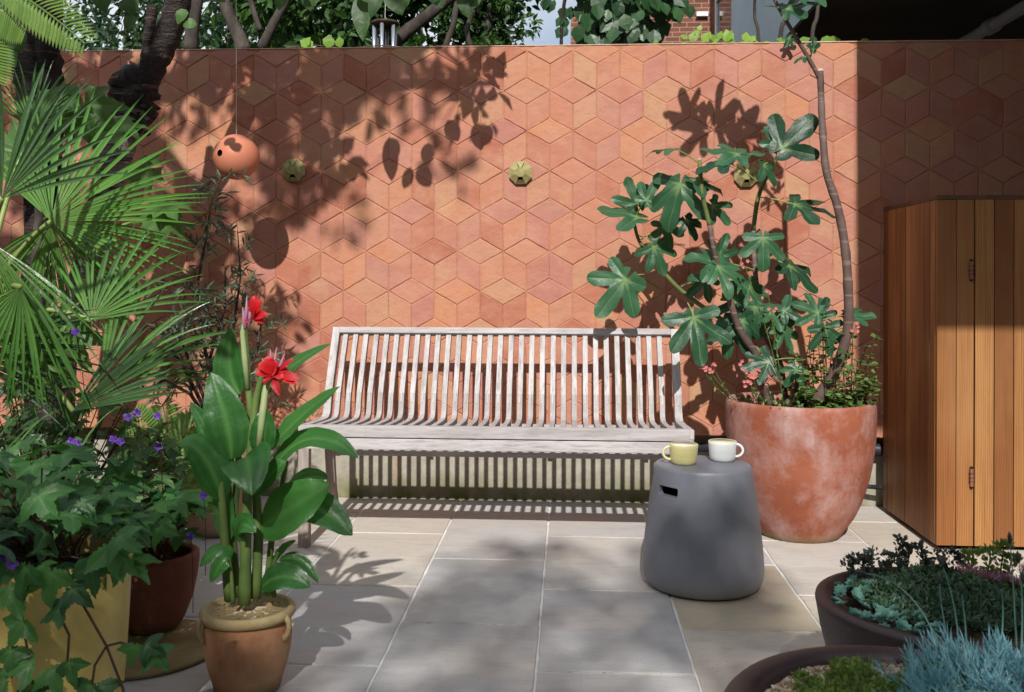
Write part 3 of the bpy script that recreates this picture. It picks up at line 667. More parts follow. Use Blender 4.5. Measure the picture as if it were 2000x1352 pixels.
# ================================================================= BUILDINGS
E, ZS = 1.50, 2.9
ub = thing('overhanging_building', 'grey rendered building on columns with dark soffit overhanging the right of the garden', 'building', (4, 6, 0))
MB().box((E, 1.91, ZS), (9, 8.9, 6.5)).build('upper_storey', M['render'], ub)
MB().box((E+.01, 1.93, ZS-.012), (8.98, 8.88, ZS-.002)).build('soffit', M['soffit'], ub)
for x, y in ((4.6, 2.4), (4.6, 8.2), (8.4, 2.4), (8.4, 8.2)): MB().box((x, y, -.04), (x+.35, y+.35, ZS-.013)).build('column', M['render'], ub)
a, b = P(1880, 84, 6.3), P(2040, -8, 5.6); a.z = b.z = ZS-.09
pts = [P(1872, 80, 6.7), P(2030, 2, 5.6)]
for p in pts: p.z = ZS-.075
MB().tube(pts, .038, 16).build('pipe', M['render'], ub, smooth=True)
m_ = pts[0].lerp(pts[1], .45); dd = (pts[1]-pts[0]).normalized()
MB().tube([m_-dd*.05, m_+dd*.05], .05, 16).build('pipe_collar', M['render'], ub, smooth=True)
sw = thing('added_side_wall', 'unseen grey wall added right of the cabinet to block sky light', 'wall', (3.0, 2, 0))  # out of view, added to keep sky light off the right side
MB().box((2.78, -1.5, -.04), (3.0, 5.04, 2.885)).build('wall', M['render'], sw)
lw = thing('added_left_wall', 'unseen brick wall added left of the garden to block sky light', 'wall', (-4.75, 1, 0))  # out of view, added to cut the sky fill from the left
MB().box((-4.85, -4.0, -.04), (-4.62, 5.32, 2.6)).build('wall', M['brick_side'], lw)
hw = thing('added_rear_wall', 'unseen brick wall added behind the viewer to block sky light', 'house', (0, -4.0, 0))  # unseen, added and sized to lessen the sky fill from behind
MB().box((-6, -4.2, -.04), (9, -3.9, 4.6)).build('wall', M['brick'], hw)
bb = thing('brick_building', 'red brown brick house with white framed windows seen beyond the wall', 'building', (1.5, 16, 0))
MB().box((.78, 15, -.04), (2.2, 19, 9)).build('wall', M['brick'], bb)
MB().box((.02, 15.2, -.04), (.778, 19, 5.45)).build('lower_wing', M['brick'], bb)
MB().box((2.202, 10.0, -.04), (5, 19, 9)).build('side_wing', M['brick_side'], bb)
for (px0, px1, Y) in ((1172, 1192, 15), (1194, 1214, 15)):
    x0, x1 = P(px0, 60, Y).x, P(px1, 60, Y).x; f = MB(); 
    for (a, b, c_, d) in ((x0, x1, 3.6, 3.66), (x0, x1, 5.2, 5.26), (x0, x0+.045, 3.661, 5.199), (x1-.045, x1, 3.661, 5.199)): f.box((a, Y-.05, c_), (b, Y+.02, d))
    fo = f.build('window', M['white'], bb); MB().box((x0+.045, Y-.02, 3.66), (x1-.045, Y-.004, 5.2)).build('pane', M['glass'], fo)
f = MB()
for (y0, y1, z0, z1) in ((10.6, 14.2, 3.75, 3.85), (10.6, 14.2, 4.35, 4.43), (10.6, 14.2, 5.3, 5.38), (10.6, 10.68, 3.851, 5.299), (12.3, 12.4, 3.851, 5.299), (14.12, 14.2, 3.851, 5.299)): f.box((2.15, y0, z0), (2.21, y1, z1))
fo = f.build('window', M['white'], bb); MB().box((2.18, 10.65, 3.8), (2.199, 14.15, 5.34)).build('pane', M['glass'], fo)
o = MB().box((1.98, 14.93, 5.33), (2.16, 14.999, 5.40)).build('wall_light', M['white'], bb)
# ================================================================= LEAF TOOLS
def V3(*a): return np.array(a, float)
def basis(d, n):
    d = np.asarray(d, float); d = d/np.linalg.norm(d); n = np.asarray(n, float); n = n-d*(n@d)
    if np.linalg.norm(n) < 1e-4: n = np.cross(d, (1, 0, 0))
    n = n/np.linalg.norm(n); return np.cross(d, n), d, n
def lobed(lobes, r0=.12, rings=4, step=5, tooth=0, tn=0, point=False, seed=0):
    """palmate leaf: lobes = (angle from the tip axis, length, half width); returns verts (x right, y to tip), faces, vein weight"""
    rr = random.Random(seed); ang = set()
    A = -168
    while A <= 168.1: ang.add(round(A, 2)); A += step
    for a, L, w in lobes:
        for e in (-1.2, 0, 1.2): ang.add(round(a+e, 2))
    ang = sorted(ang)
    def inside(x, y):
        if math.hypot(x, y) < r0: return True
        for a, L, w in lobes:
            s = math.sin(R_(a)); c = math.cos(R_(a)); al = x*s+y*c; pe = abs(x*c-y*s)
            if al <= 0 or al >= L: continue
            q = al/L
            if point: ww = w*(math.sin(math.pi*min(1, q**.9))**.8)*(1.0) if q > .45 else w*(.55+.45*math.sin(math.pi*q/.9)) ; ww = w*((1-q)/.55)**.85 if q > .45 else w*(.6+.4*q/.45)
            else: ww = w*(.62+.38*min(1, q/.62)); ww = ww*math.sqrt(max(0, 1-((q-.72)/.28)**2)) if q > .72 else ww
            if tooth: ww *= 1+tooth*math.sin(q*tn*6.283)
            if pe < ww: return True
        return False
    out = []
    for a in ang:
        s, c = math.sin(R_(a)), math.cos(R_(a)); r = r0*.8
        while r < 1.02 and inside(r*s, r*c): r += .012
        out.append(r)
    V = [(0, 0, 0)]; vein = [.9]; F = []; n = len(ang)
    mids = [round(a, 2) for a, L, w in lobes]
    for j in range(1, rings+1):
        f = (j/rings)**.85
        for a, r in zip(ang, out):
            V.append((r*f*math.sin(R_(a)), r*f*math.cos(R_(a)), 0)); vein.append((1-.75*f) if a in mids else 0)
    for k in range(n-1):
        F.append((0, 1+k+1, 1+k))
        for j in range(rings-1):
            b = 1+j*n+k; F.append((b, b+1, b+n+1, b+n))
    V = np.array(V)
    # folds along the lobes: the blade rises away from each midrib
    z = np.zeros(len(V))
    for i, (x, y, _) in enumerate(V):
        r = math.hypot(x, y)
        if r > 1e-3:
            th = math.degrees(math.atan2(x, y)); dd = min(abs(th-a) for a, L, w in lobes); z[i] = .22*r*math.sin(R_(min(dd, 25)))
    V[:, 2] = z
    return V, F, np.array(vein)
def put(mb, tp, pos, d, n, size, droop=.3, curl=0., tint=.5, wave=.02, tw=0.):
    V, F, ve = tp; X, Y, N = basis(d, n); v = V.copy()
    x, y = v[:, 0], v[:, 1]; r2 = x*x+y*y; ph = rnd.uniform(0, 6.28)
    z = v[:, 2]-droop*r2*.6-curl*x*x*.8+wave*np.sin(x*9+ph)*np.sqrt(r2)+wave*np.sin(y*11+ph*2)*np.sqrt(r2)+tw*x*y
    f = 1-.15*droop*r2
    w = np.outer(x*f, X)+np.outer(y*f, Y)+np.outer(z, N)
    mb.add(w*size+np.array(pos), F, tint, ve)
def strip(mb, pts, width, n, fold=.25, tint=.5, ns=10, prof=None, wave=0.0, cross=2, pleat=0):
    """ribbon leaf along a bezier of 3 or 4 points; n is the face normal"""
    pts = [np.array(p, float) for p in pts]; prof = prof or (lambda s: math.sin(math.pi*min(1, s**.8))**.75)
    V = []; ve = []; ph = rnd.uniform(0, 6); nc = 2*cross+1
    for i in range(ns+1):
        s = i/ns
        if len(pts) == 3: p = (1-s)**2*pts[0]+2*s*(1-s)*pts[1]+s*s*pts[2]; d = 2*(1-s)*(pts[1]-pts[0])+2*s*(pts[2]-pts[1])
        else: p = (1-s)**3*pts[0]+3*s*(1-s)**2*pts[1]+3*s*s*(1-s)*pts[2]+s**3*pts[3]; d = 3*(1-s)**2*(pts[1]-pts[0])+6*s*(1-s)*(pts[2]-pts[1])+3*s*s*(pts[3]-pts[2])
        X, Y, N = basis(d, n); w = max(prof(s), .015)*width
        for j in range(nc):
            q = (j-cross)/cross
            V.append(p+X*w*q*(1+.02*math.sin(s*40+ph))+N*(fold*w*abs(q)-fold*.35*w*q*q+wave*width*(math.sin(s*13+ph+q*2)+.5*math.sin(s*29+ph*3-q))*abs(q)+pleat*w*math.cos(q*11-s*3))); ve.append(.85*(1-s*.6) if j == cross else (.14 if (j-cross) % 2 else 0)*(cross > 3))
    F = [(i*nc+j, i*nc+j+1, (i+1)*nc+j+1, (i+1)*nc+j) for i in range(ns) for j in range(nc-1)]
    mb.add(V, F, tint, ve)
# small leaf templates for masses
def small(w=.28, bend=.12, fold=.10):
    V = np.array([(0, 0, 0), (-w*.8, .28, fold*.7), (0, .3, 0), (w*.8, .28, fold*.7), (-w, .6, fold-bend*.4), (0, .62, -bend*.3), (w, .6, fold-bend*.4), (0, 1, -bend)])
    F = [(0, 2, 1), (0, 3, 2), (1, 2, 5, 4), (2, 3, 6, 5), (4, 5, 7), (5, 6, 7)]
    return V, F
OVATE = small(); ROUND = small(.42, .1, .06); NARROW = small(.085, .10, .02); MEDIUM = small(.22, .2, .08)
def scatter(mb, tp, pos, d, n, size, tint):
    V, F = tp; N_ = len(pos)
    if N_ == 0: return
    pos, d, n = np.asarray(pos, float), np.asarray(d, float), np.asarray(n, float)
    d = d/np.linalg.norm(d, axis=1)[:, None]; n = n-d*(n*d).sum(1)[:, None]; n = n/(np.linalg.norm(n, axis=1)[:, None]+1e-9); X = np.cross(d, n)
    W_ = (V[None, :, 0, None]*X[:, None, :]+V[None, :, 1, None]*d[:, None, :]+V[None, :, 2, None]*n[:, None, :])*np.asarray(size)[:, None, None]+pos[:, None, :]
    m = len(V); FF = [tuple(i+k*m for i in f) for k in range(N_) for f in F]; TT = np.repeat(np.asarray(tint), len(F))
    mb.add(W_.reshape(-1, 3), FF, TT)
def clusters(mb, centers, rc, m, tp, s0, s1, up=.6, flat=.7, out=.8):
    P_, D_, N_, S_, T_ = [], [], [], [], []
    for c in centers:
        r = rc*rnd.uniform(.7, 1.25); tc = rnd.uniform(.1, .8)
        for _ in range(m):
            v = nr.normal(size=3); v /= np.linalg.norm(v); q = v*r*rnd.uniform(.45, 1)**.6; q[2] *= flat
            P_.append(np.array(c)+q); d = v*out+nr.normal(size=3)*.5; d[2] -= .25; D_.append(d)
            N_.append(V3(0, -.2, up)+v*.5+nr.normal(size=3)*.45); S_.append(rnd.uniform(s0, s1)); T_.append(min(1, max(0, tc+rnd.uniform(-.3, .3))))
    scatter(mb, tp, P_, D_, N_, S_, T_)
def bez(a, b, c, n=8):
    a, b, c = [Vector(x) for x in (a, b, c)]
    return [a*(1-s)**2+b*2*s*(1-s)+c*s*s for s in [i/n for i in range(n+1)]]
def img(a, depth=0.):     # direction seen at angle a in the picture, with some part towards the viewer
    return V3(math.cos(R_(a)), -depth, math.sin(R_(a)))

# ================================================================= FIG TREE
def figt(kind, sd):
    q = random.Random(sd); u = lambda v, e=.12: v*(1+q.uniform(-e, e))
    if kind == 0: lb = [(q.uniform(-4, 4), 1, u(.165)), (u(45), u(.90), u(.15)), (-u(47), u(.86), u(.15)), (u(95, .06), u(.64), u(.13)), (-u(98, .06), u(.60), u(.13))]; r0 = u(.20)
    elif kind == 1: lb = [(q.uniform(-4, 4), 1, u(.19)), (u(50), u(.82), u(.165)), (-u(50), u(.86), u(.17)), (u(106, .05), u(.52), u(.14)), (-u(110, .05), u(.48), u(.14))]; r0 = u(.24)
    else: lb = [(q.uniform(-4, 4), 1, u(.22)), (u(52), u(.80), u(.18)), (-u(57), u(.74), u(.18))]; r0 = u(.26)
    return lobed(lb, r0, seed=sd, tooth=q.uniform(.06, .13), tn=q.uniform(2.2, 4.2), step=4)
FIGV = [[figt(kd, 10*kd+j) for j in range(4)] for kd in range(3)]; FIG = [v[0] for v in FIGV]
fig = thing('fig_tree', 'fig tree with bare twisting grey stems and deeply lobed leaves in the large terracotta pot', 'tree', (BP[0], BP[1], .57))
def stemline(pl, radii, m, nm='stem', seg=12, knots=True):
    pts = [P(a, b, c) for a, b, c in pl]; q = []; rq = []
    for i in range(len(pts)-1):
        p0 = pts[max(i-1, 0)]; p1 = pts[i]; p2 = pts[i+1]; p3 = pts[min(i+2, len(pts)-1)]
        for k in range(5):
            s = k/5; q.append(.5*((2*p1)+(p2-p0)*s+(2*p0-5*p1+4*p2-p3)*s*s+(3*p1-p0-3*p2+p3)*s**3)); rq.append(radii[i]+(radii[i+1]-radii[i])*s)
    q.append(pts[-1]); rq.append(radii[-1])
    if knots: rq = [r*(1.10 if i % 4 == 0 else 1.0) for i, r in enumerate(rq)]
    MB().tube(q, rq, seg, wob=.02).build(nm, m, fig, smooth=True); return q
S1 = stemline([(1583, 800, 4.50), (1606, 765, 4.46), (1636, 715, 4.42), (1656, 640, 4.36), (1656, 555, 4.33), (1650, 480, 4.32), (1636, 405, 4.32), (1614, 335, 4.32), (1607, 260, 4.33), (1604, 200, 4.34), (1602, 138, 4.35)],
         [.034, .028, .024, .0215, .020, .019, .018, .0165, .0155, .0145, .014], M['fig_bark'])
e = P(1602, 138, 4.35); MB().tube([e+Vector((0, 0, -.003)), e+Vector((0, 0, .006))], [.0145, .0128], 14).build('cut_end', M['cut'], fig)
stemline([(1600, 152, 4.35), (1578, 112, 4.33), (1548, 62, 4.30), (1522, 18, 4.28), (1496, -30, 4.28), (1440, -85, 4.30), (1390, -110, 4.32)], [.0105, .0095, .0085, .0075, .007, .006, .004], M['fig_bark'])
S2 = stemline([(1503, 795, 4.52), (1480, 700, 4.47), (1443, 640, 4.45), (1414, 545, 4.44), (1397, 500, 4.44), (1386, 440, 4.45)], [.0205, .0175, .015, .0125, .0115, .0108], M['fig_bark'])
stemline([(1386, 440, 4.45), (1372, 380, 4.45), (1366, 312, 4.46)], [.0106, .0100, .0096], M['fig_stem'])
e = P(1366, 312, 4.46); MB().tube([e, e+Vector((0, 0, .004))], [.0098, .009], 12).build('cut_end', M['cut'], fig)
S3 = stemline([(1535, 790, 4.62), (1520, 700, 4.66), (1492, 650, 4.68), (1482, 590, 4.70), (1474, 520, 4.70), (1471, 450, 4.70)], [.018, .016, .0145, .013, .012, .0115], M['fig_bark'])
stemline([(1471, 450, 4.70), (1481, 385, 4.68), (1500, 340, 4.66), (1517, 310, 4.64)], [.0115, .0105, .0098, .008], M['fig_stem'])
S4 = stemline([(1486, 690, 4.56), (1420, 632, 4.66), (1362, 592, 4.74), (1318, 556, 4.78), (1275, 506, 4.80), (1248, 470, 4.80), (1238, 432, 4.80)], [.0135, .0125, .0115, .0105, .0095, .0088, .0075], M['fig_stem'])
stemline([(1553, 790, 4.58), (1556, 745, 4.58), (1562, 705, 4.60), (1556, 690, 4.6)], [.012, .010, .008, .006], M['fig_bark'])
stemline([(1552, 760, 4.55), (1532, 752, 4.55), (1508, 735, 4.56), (1495, 715, 4.56)], [.008, .0075, .007, .005], M['fig_bark'])
# (x, y, Y, direction, length px, face tilt: up, side, towards viewer), petiole start
FL = [
 (1355, 620, 4.36, -78, 98, (.1, .35, .9), (1343, 592), 0), (1222, 546, 4.62, -128, 95, (.15, .35, .8), (1258, 536), 1),
 (1277, 483, 4.66, -62, 62, (.1, .3, .8), (1248, 460), 0), (1246, 425, 4.64, 166, 84, (.1, .9, .6), (1238, 440), 2),
 (1245, 400, 4.66, 112, 60, (.1, .2, .8), (1240, 430), 1), (1262, 392, 4.6, 60, 52, (0, .2, .8), (1240, 425), 1),
 (1328, 360, 4.52, -104, 98, (-.25, .35, .8), (1362, 392), 0), (1355, 352, 4.5, -18, 66, (.2, .9, .5), (1366, 368), 2),
 (1392, 402, 4.6, -45, 52, (.1, .3, .8), (1376, 400), 1), (1318, 291, 4.50, 182, 62, (.05, 1, .12), (1362, 317), 2),
 (1442, 302, 4.46, 168, 76, (.0, .7, .5), (1366, 345), 1), (1420, 316, 4.42, 195, 66, (.0, .9, .4), (1480, 355), 2), (1465, 302, 4.5, 10, 50, (.1, .9, .3), (1500, 345), 1),
 (1527, 290, 4.42, 42, 92, (.15, .3, .8), (1508, 338), 2), (1520, 282, 4.46, 130, 44, (-.1, .2, .8), (1515, 312), 1), (1492, 322, 4.44, -52, 50, (.3, .6, .6), (1512, 318), 2),
 (1553, 400, 4.52, -14, 84, (.05, .8, .55), (1480, 385), 0), (1490, 464, 4.48, -92, 68, (.0, .45, .85), (1471, 470), 0),
 (1542, 520, 4.60, -38, 76, (.1, .85, .5), (1485, 500), 1), (1402, 521, 4.42, -30, 76, (.0, .7, .7), (1368, 520), 0),
 (1400, 512, 4.48, 168, 66, (.0, .6, .6), (1475, 528), 2), (1405, 500, 4.52, 70, 48, (.1, .3, .8), (1430, 520), 1),
 (1462, 560, 4.60, -60, 62, (.2, .5, .7), (1480, 590), 1), (1475, 600, 4.56, -100, 66, (-.2, .5, .7), (1484, 620), 0), (1445, 590, 4.62, 200, 56, (0, .6, .6), (1480, 610), 1),
 (1505, 612, 4.50, -10, 56, (.1, .7, .6), (1484, 640), 1), (1530, 608, 4.46, 25, 50, (.0, .5, .7), (1495, 650), 1), (1528, 640, 4.48, -70, 52, (.2, .5, .7), (1500, 660), 0),
 (1598, 612, 4.44, 158, 56, (.0, .35, .8), (1632, 618), 0), (1604, 618, 4.46, 70, 40, (.0, .3, .8), (1640, 640), 2), (1655, 617, 4.40, 4, 54, (.1, .75, .5), (1600, 628), 0),
 (1612, 640, 4.40, -80, 58, (.0, .4, .85), (1590, 640), 0), (1502, 707, 4.42, 196, 58, (.1, .5, .8), (1550, 700), 0), (1556, 722, 4.5, -125, 42, (.0, .4, .8), (1562, 712), 1),
 (1450, 625, 4.50, -82, 70, (.2, .4, .8), (1470, 640), 1), (1425, 640, 4.58, -100, 62, (-.3, .4, .8), (1440, 640), 1), (1380, 545, 4.66, -140, 52, (.0, .5, .7), (1330, 560), 1),
 (1300, 440, 4.72, -80, 52, (.0, .5, .7), (1250, 470), 1), (1340, 430, 4.62, -60, 46, (.1, .4, .7), (1380, 430), 1), (1436, 590, 4.5, 100, 44, (.1, .6, .6), (1425, 590), 1),
 (1538, 18, 4.26, 12, 62, (.0, .7, .7), (1530, 32), 1), (1520, 14, 4.24, 172, 32, (.1, .9, .3), (1528, 28), 2), (1588, 98, 4.33, 85, 26, (.3, .2, .8), (1582, 116), 2), (1572, 112, 4.31, 205, 24, (.1, .8, .3), (1584, 110), 2),
 (1540, 75, 5.0, -60, 26, (.1, .5, .7), (1556, 66), 1),
]
for i, (px, py, Y, a, L, n, pe, tpi) in enumerate(FL):
    pos = P(px, py, Y); sc = (pos-CAM).y/FPX*1.0; size = L*sc*1.0
    d = img(a, rnd.uniform(.02, .22)); nn = V3(n[0], -n[2], n[1])
    mb = MB(); put(mb, FIGV[tpi][i % 4], pos, d, nn, size, droop=rnd.uniform(.12, .42), curl=rnd.uniform(-.05, .3), tint=rnd.uniform(.05, .95), wave=.05, tw=rnd.uniform(-.15, .15))
    lf = mb.build('leaf', M['fig'], fig, smooth=True)
    b = P(pe[0], pe[1], Y+.07 if abs(Y-4.7) > .1 else 4.7); m_ = (Vector(pos)+b)/2+Vector((0, 0, .012))
    MB().tube(bez(b, m_, Vector(pos), 6), [.0030]*7, 6).build('petiole', M['petiole'], lf)
# high shoot above the frame: it throws the leaf shadow high on the wall
for (x, y, z, a, L) in ((.70, 4.28, 2.60, 150, .20), (.78, 4.25, 2.66, 60, .21), (.62, 4.3, 2.66, 100, .18), (.86, 4.28, 2.58, 20, .17), (1.0, 4.26, 2.52, -40, .18), (.95, 4.2, 2.68, 80, .15)):
    mb = MB(); put(mb, FIG[0], V3(x, y, z), img(a, .3), V3(0, -.5, .8), L, .2, tint=rnd.random()); lf = mb.build('leaf', M['fig'], fig, smooth=True)
    MB().tube(bez(P(1440, -85, 4.30), ((x+.8)/2, 4.27, 2.56), (x, y, z), 6), [.003]*7, 6).build('petiole', M['petiole'], lf)
# herb and coral flowered plants round the foot of the fig
herb = thing('herb_plant', 'small leaved green herb growing in the right of the large pot round the fig stem', 'plant', (1.22, 4.55, .575))
mb = MB(); lv = MB(); P_, D_, N_, S_, T_ = [], [], [], [], []
for i in range(72):
    b = V3(rnd.uniform(1.08, 1.36), rnd.uniform(4.40, 4.72), .575)
    h = rnd.uniform(.12, .42) if i < 44 else rnd.uniform(.03, .1); top = b+V3(rnd.uniform(-.07, .09), rnd.uniform(-.08, .04), h)
    if i % 36 == 5: top = b+V3(.07+rnd.uniform(0, .06), -.05, .10+rnd.uniform(0, .1))
    pts = bez(b, (b+top)/2+V3(rnd.uniform(-.03, .03), 0, .02), top, 8); mb.tube(pts, [.0018]*9, 4)
    for k in range(1, 9):
        for s in (-1, 1, 0):
            if rnd.random() < .2: continue
            a = rnd.uniform(0, 6.28); P_.append(np.array(pts[k])+nr.normal(size=3)*.004); D_.append(V3(math.cos(a), math.sin(a), rnd.uniform(-.2, .5))); N_.append(V3(0, -.3, 1)+nr.normal(size=3)*.3)
            S_.append(rnd.uniform(.020, .042)); T_.append(rnd.random())
mb.build('stems', M['stembrown'], herb); scatter(lv, ROUND, P_, D_, N_, S_, T_); lv.build('foliage', M['herb'], herb)
cor = thing('coral_flower', 'loose sprays of tiny coral pink flowers leaning over the left rim of the large pot', 'plant', (.85, 4.45, .575))
mb = MB(); lv = MB(); P_, D_, N_, S_, T_ = [], [], [], [], []
for (a, b, tips) in (((1432, 782), (1395, 765), ((1362, 706), (1372, 716), (1384, 724))), ((1440, 785), (1420, 770), ((1392, 716), (1388, 728))), ((1490, 790), (1462, 760), ((1448, 710), (1455, 725), (1466, 738))),
                     ((1500, 790), (1478, 770), ((1462, 748), (1470, 735), (1458, 752))), ((1510, 792), (1500, 760), ((1482, 720), (1500, 745))), ((1530, 792), (1520, 700), ((1500, 572), (1455, 520), (1508, 605))), ((1620, 790), (1660, 700), ((1672, 632), (1668, 645)))):
    p0, p1 = P(a[0], a[1], 4.42), P(b[0], b[1], 4.36)
    for t in tips:
        p2 = P(t[0], t[1], 4.34); pts = bez(p0, p1, p2, 8); mb.tube(pts, [.0016]*9, 4)
        for k in range(1, 7):
            P_.append(np.array(pts[k])); D_.append(nr.normal(size=3)+V3(0, 0, .4)); N_.append(V3(0, -.4, 1)+nr.normal(size=3)*.2); S_.append(rnd.uniform(.012, .024)); T_.append(rnd.random())
        f = MB(); pp_, dd_, nn_ = [], [], []
        for q in range(3):
            c = np.array(p2)+nr.normal(size=3)*.008
            for k in range(5):
                an = k*1.257+q; dd_.append(V3(math.cos(an), -.5, math.sin(an))); pp_.append(c); nn_.append(V3(0, -1, .3))
        scatter(f, ROUND, pp_, dd_, nn_, [.010]*len(pp_), [rnd.random() for _ in pp_]); f.build('flower', M['pink'], cor)
for i in range(150):
    a = rnd.uniform(math.pi*.6, math.pi*1.75); r = .27*math.sqrt(rnd.random()); P_.append(V3(1.03+r*math.cos(a), 4.5+r*math.sin(a)*.9, .585+rnd.uniform(0, .05))); D_.append(nr.normal(size=3)+V3(0, 0, .7)); N_.append(V3(0, -.4, 1)+nr.normal(size=3)*.2); S_.append(rnd.uniform(.014, .03)); T_.append(rnd.random())
mb.build('stems', M['stemgreen'], cor); scatter(lv, MEDIUM, P_, D_, N_, S_, T_); lv.build('foliage', M['herb'], cor)

# ================================================================= FAN PALM
palm = thing('fan_palm', 'fan palm with spiky pleated green fronds filling the left of the garden', 'palm', (-2.28, 3.45, 0))
MB().tube([(-2.28, 3.45, 0), (-2.28, 3.45, .45), (-2.25, 3.42, .85), (-2.22, 3.4, 1.05)], [.085, .08, .07, .05], 14, wob=.12).build('trunk', M['bark'], palm)
def fan(px, py, Y, a0, a1, L, m='palm', nb=30, lean=.25, side=0., droop=.1, wid=1., tint=(.2, .9), fuse=.3, short=.72, base=None):
    h = np.array(P(px, py, Y)); sc = np.linalg.norm(h-np.array(CAM))/FPX; Rr_ = L*sc
    e1 = V3(1, side, 0); e1 /= np.linalg.norm(e1); e2 = V3(0, lean, 1); e2 /= np.linalg.norm(e2); N = np.cross(e1, e2); N = -N if N[1] > 0 else N
    mb = MB(); da = R_(a1-a0)/nb
    for i in range(nb):
        a = R_(a0)+da*(i+.5); mid = 1-abs((i+.5)/nb-.5)*2; r = Rr_*(short+(1-short)*mid**.6)*rnd.uniform(.86, 1.06); a += R_(rnd.uniform(-1.6, 1.6))
        if rnd.random() < .05: continue
        d = e1*math.cos(a)+e2*math.sin(a); wv = rnd.uniform(-.13, .13); tw = rnd.uniform(-.5, .5)
        tt = rnd.uniform(*tint); V = []; ve = []; ns = 9
        side_ = np.cross(N, d)
        for k in range(ns+1):
            s = k/ns; rr = r*s; w = min(math.tan(abs(da)/2)*rr*1.0, (r*.0145*wid)*(1 if s < .5 else max(.015, ((1-s)/.5)**.75)))
            p = h+d*rr+N*(wv*rr*s)+V3(0, 0, -1)*(droop+.05)*r*s**2.6; fo = .75*w
            sd = side_+N*tw*s
            V += [p-sd*w-N*0, p+N*fo*-1, p+sd*w]; ve += [0, .55*(1-s), 0]
        F = [(k*3+j, k*3+j+1, k*3+j+4, k*3+j+3) for k in range(ns) for j in (0, 1)]
        mb.add(V, F, tt, ve)
    fr = mb.build('frond', M[m], palm)
    b = Vector(base) if base is not None else Vector((-2.22, 3.42, 1.02)); hv = Vector(h)
    MB().tube(bez(b, b.lerp(hv, .5)+Vector((0, 0, .10)), hv, 10), [.010]*6+[.008]*5, 8).build('petiole', M['petiole'], fr, smooth=True)
fan(100, 432, 3.25, -38, 142, 305, nb=42, lean=.35, droop=.05, tint=(.45, 1.))
fan(4, 388, 2.85, 18, 128, 290, 'palm_dark', nb=20, lean=.1, side=.35, droop=.06, tint=(.2, .8), wid=1.35)
fan(178, 626, 3.05, 12, 128, 262, nb=20, lean=.5, droop=.10, tint=(.15, .8), wid=1.15)
fan(200, 742, 2.95, 6, 105, 285, nb=17, lean=.6, droop=.14, tint=(.1, .65), wid=1.1)
fan(143, 803, 2.85, 8, 76, 258, 'palm_dark', nb=16, lean=.5, droop=.04, tint=(.2, .8), wid=1.3)
fan(-25, 470, 2.75, -115, -32, 330, nb=22, lean=-.25, droop=.05, tint=(.3, .9), wid=1.3)
fan(100, 436, 3.32, 200, 330, 250, nb=26, lean=-.3, droop=.08, tint=(.2, .7))
fan(-60, 700, 2.9, -30, 75, 250, 'palm_dark', nb=22, lean=.3, droop=.1, wid=1.2)
fan(60, 250, 3.7, 20, 150, 170, nb=22, lean=.3, droop=.1, tint=(.1, .5))
fan(40, 560, 2.7, 200, 290, 230, 'palm', nb=14, lean=-.2, droop=.05, wid=1.3)

# ================================================================= LARGE LOBED LEAVES BEHIND THE PALM
AR = lobed([(0, 1, .24), (38, .95, .22), (-38, .95, .22), (78, .82, .2), (-78, .82, .2), (122, .62, .18), (-122, .62, .18)], .42, point=True, tooth=.10, tn=5, step=4, seed=4)
ara = thing('rice_paper_plant', 'big leaved shrub with broad jagged leaves standing behind the fan palm', 'shrub', (-2.35, 4.15, 0))
MB().tube([(-2.35, 4.15, 0), (-2.33, 4.12, .6), (-2.38, 4.1, 1.2), (-2.35, 4.1, 1.75)], [.03, .028, .024, .018], 10).build('stem', M['bark_plain'], ara, smooth=True)
for (px, py, Y, a, L, n) in ((165, 205, 4.0, -75, 100, (0, .4, .9)), (120, 190, 3.95, 195, 90, (.1, .6, .7)), (215, 240, 4.05, -20, 80, (0, .8, .5)), (320, 400, 4.1, -5, 74, (0, .95, .35)), (310, 425, 4.1, -30, 80, (0, .9, .4)),
                             (235, 560, 3.9, -130, 90, (0, .5, .8)), (130, 640, 3.6, -100, 110, (0, .4, .9)), (70, 690, 3.5, -80, 110, (0, .4, .9)), (50, 300, 4.1, 150, 100, (0, .5, .8)), (290, 330, 4.2, 200, 70, (0, .5, .8))):
    pos = P(px, py, Y); mb = MB(); put(mb, AR, pos, img(a, .15), V3(n[0], -n[2], n[1]), L*Y/FPX*1.02, .35, .15, rnd.uniform(.3, .9), .05)
    lf = mb.build('leaf', M['aralia'], ara, smooth=True); b = Vector((-2.36, 4.1, min(1.7, max(.5, pos.z-.25))))
    MB().tube(bez(b, b.lerp(Vector(pos), .5)+Vector((0, 0, .1)), pos, 8), [.006]*9, 8).build('petiole', M['petiole'], lf, smooth=True)

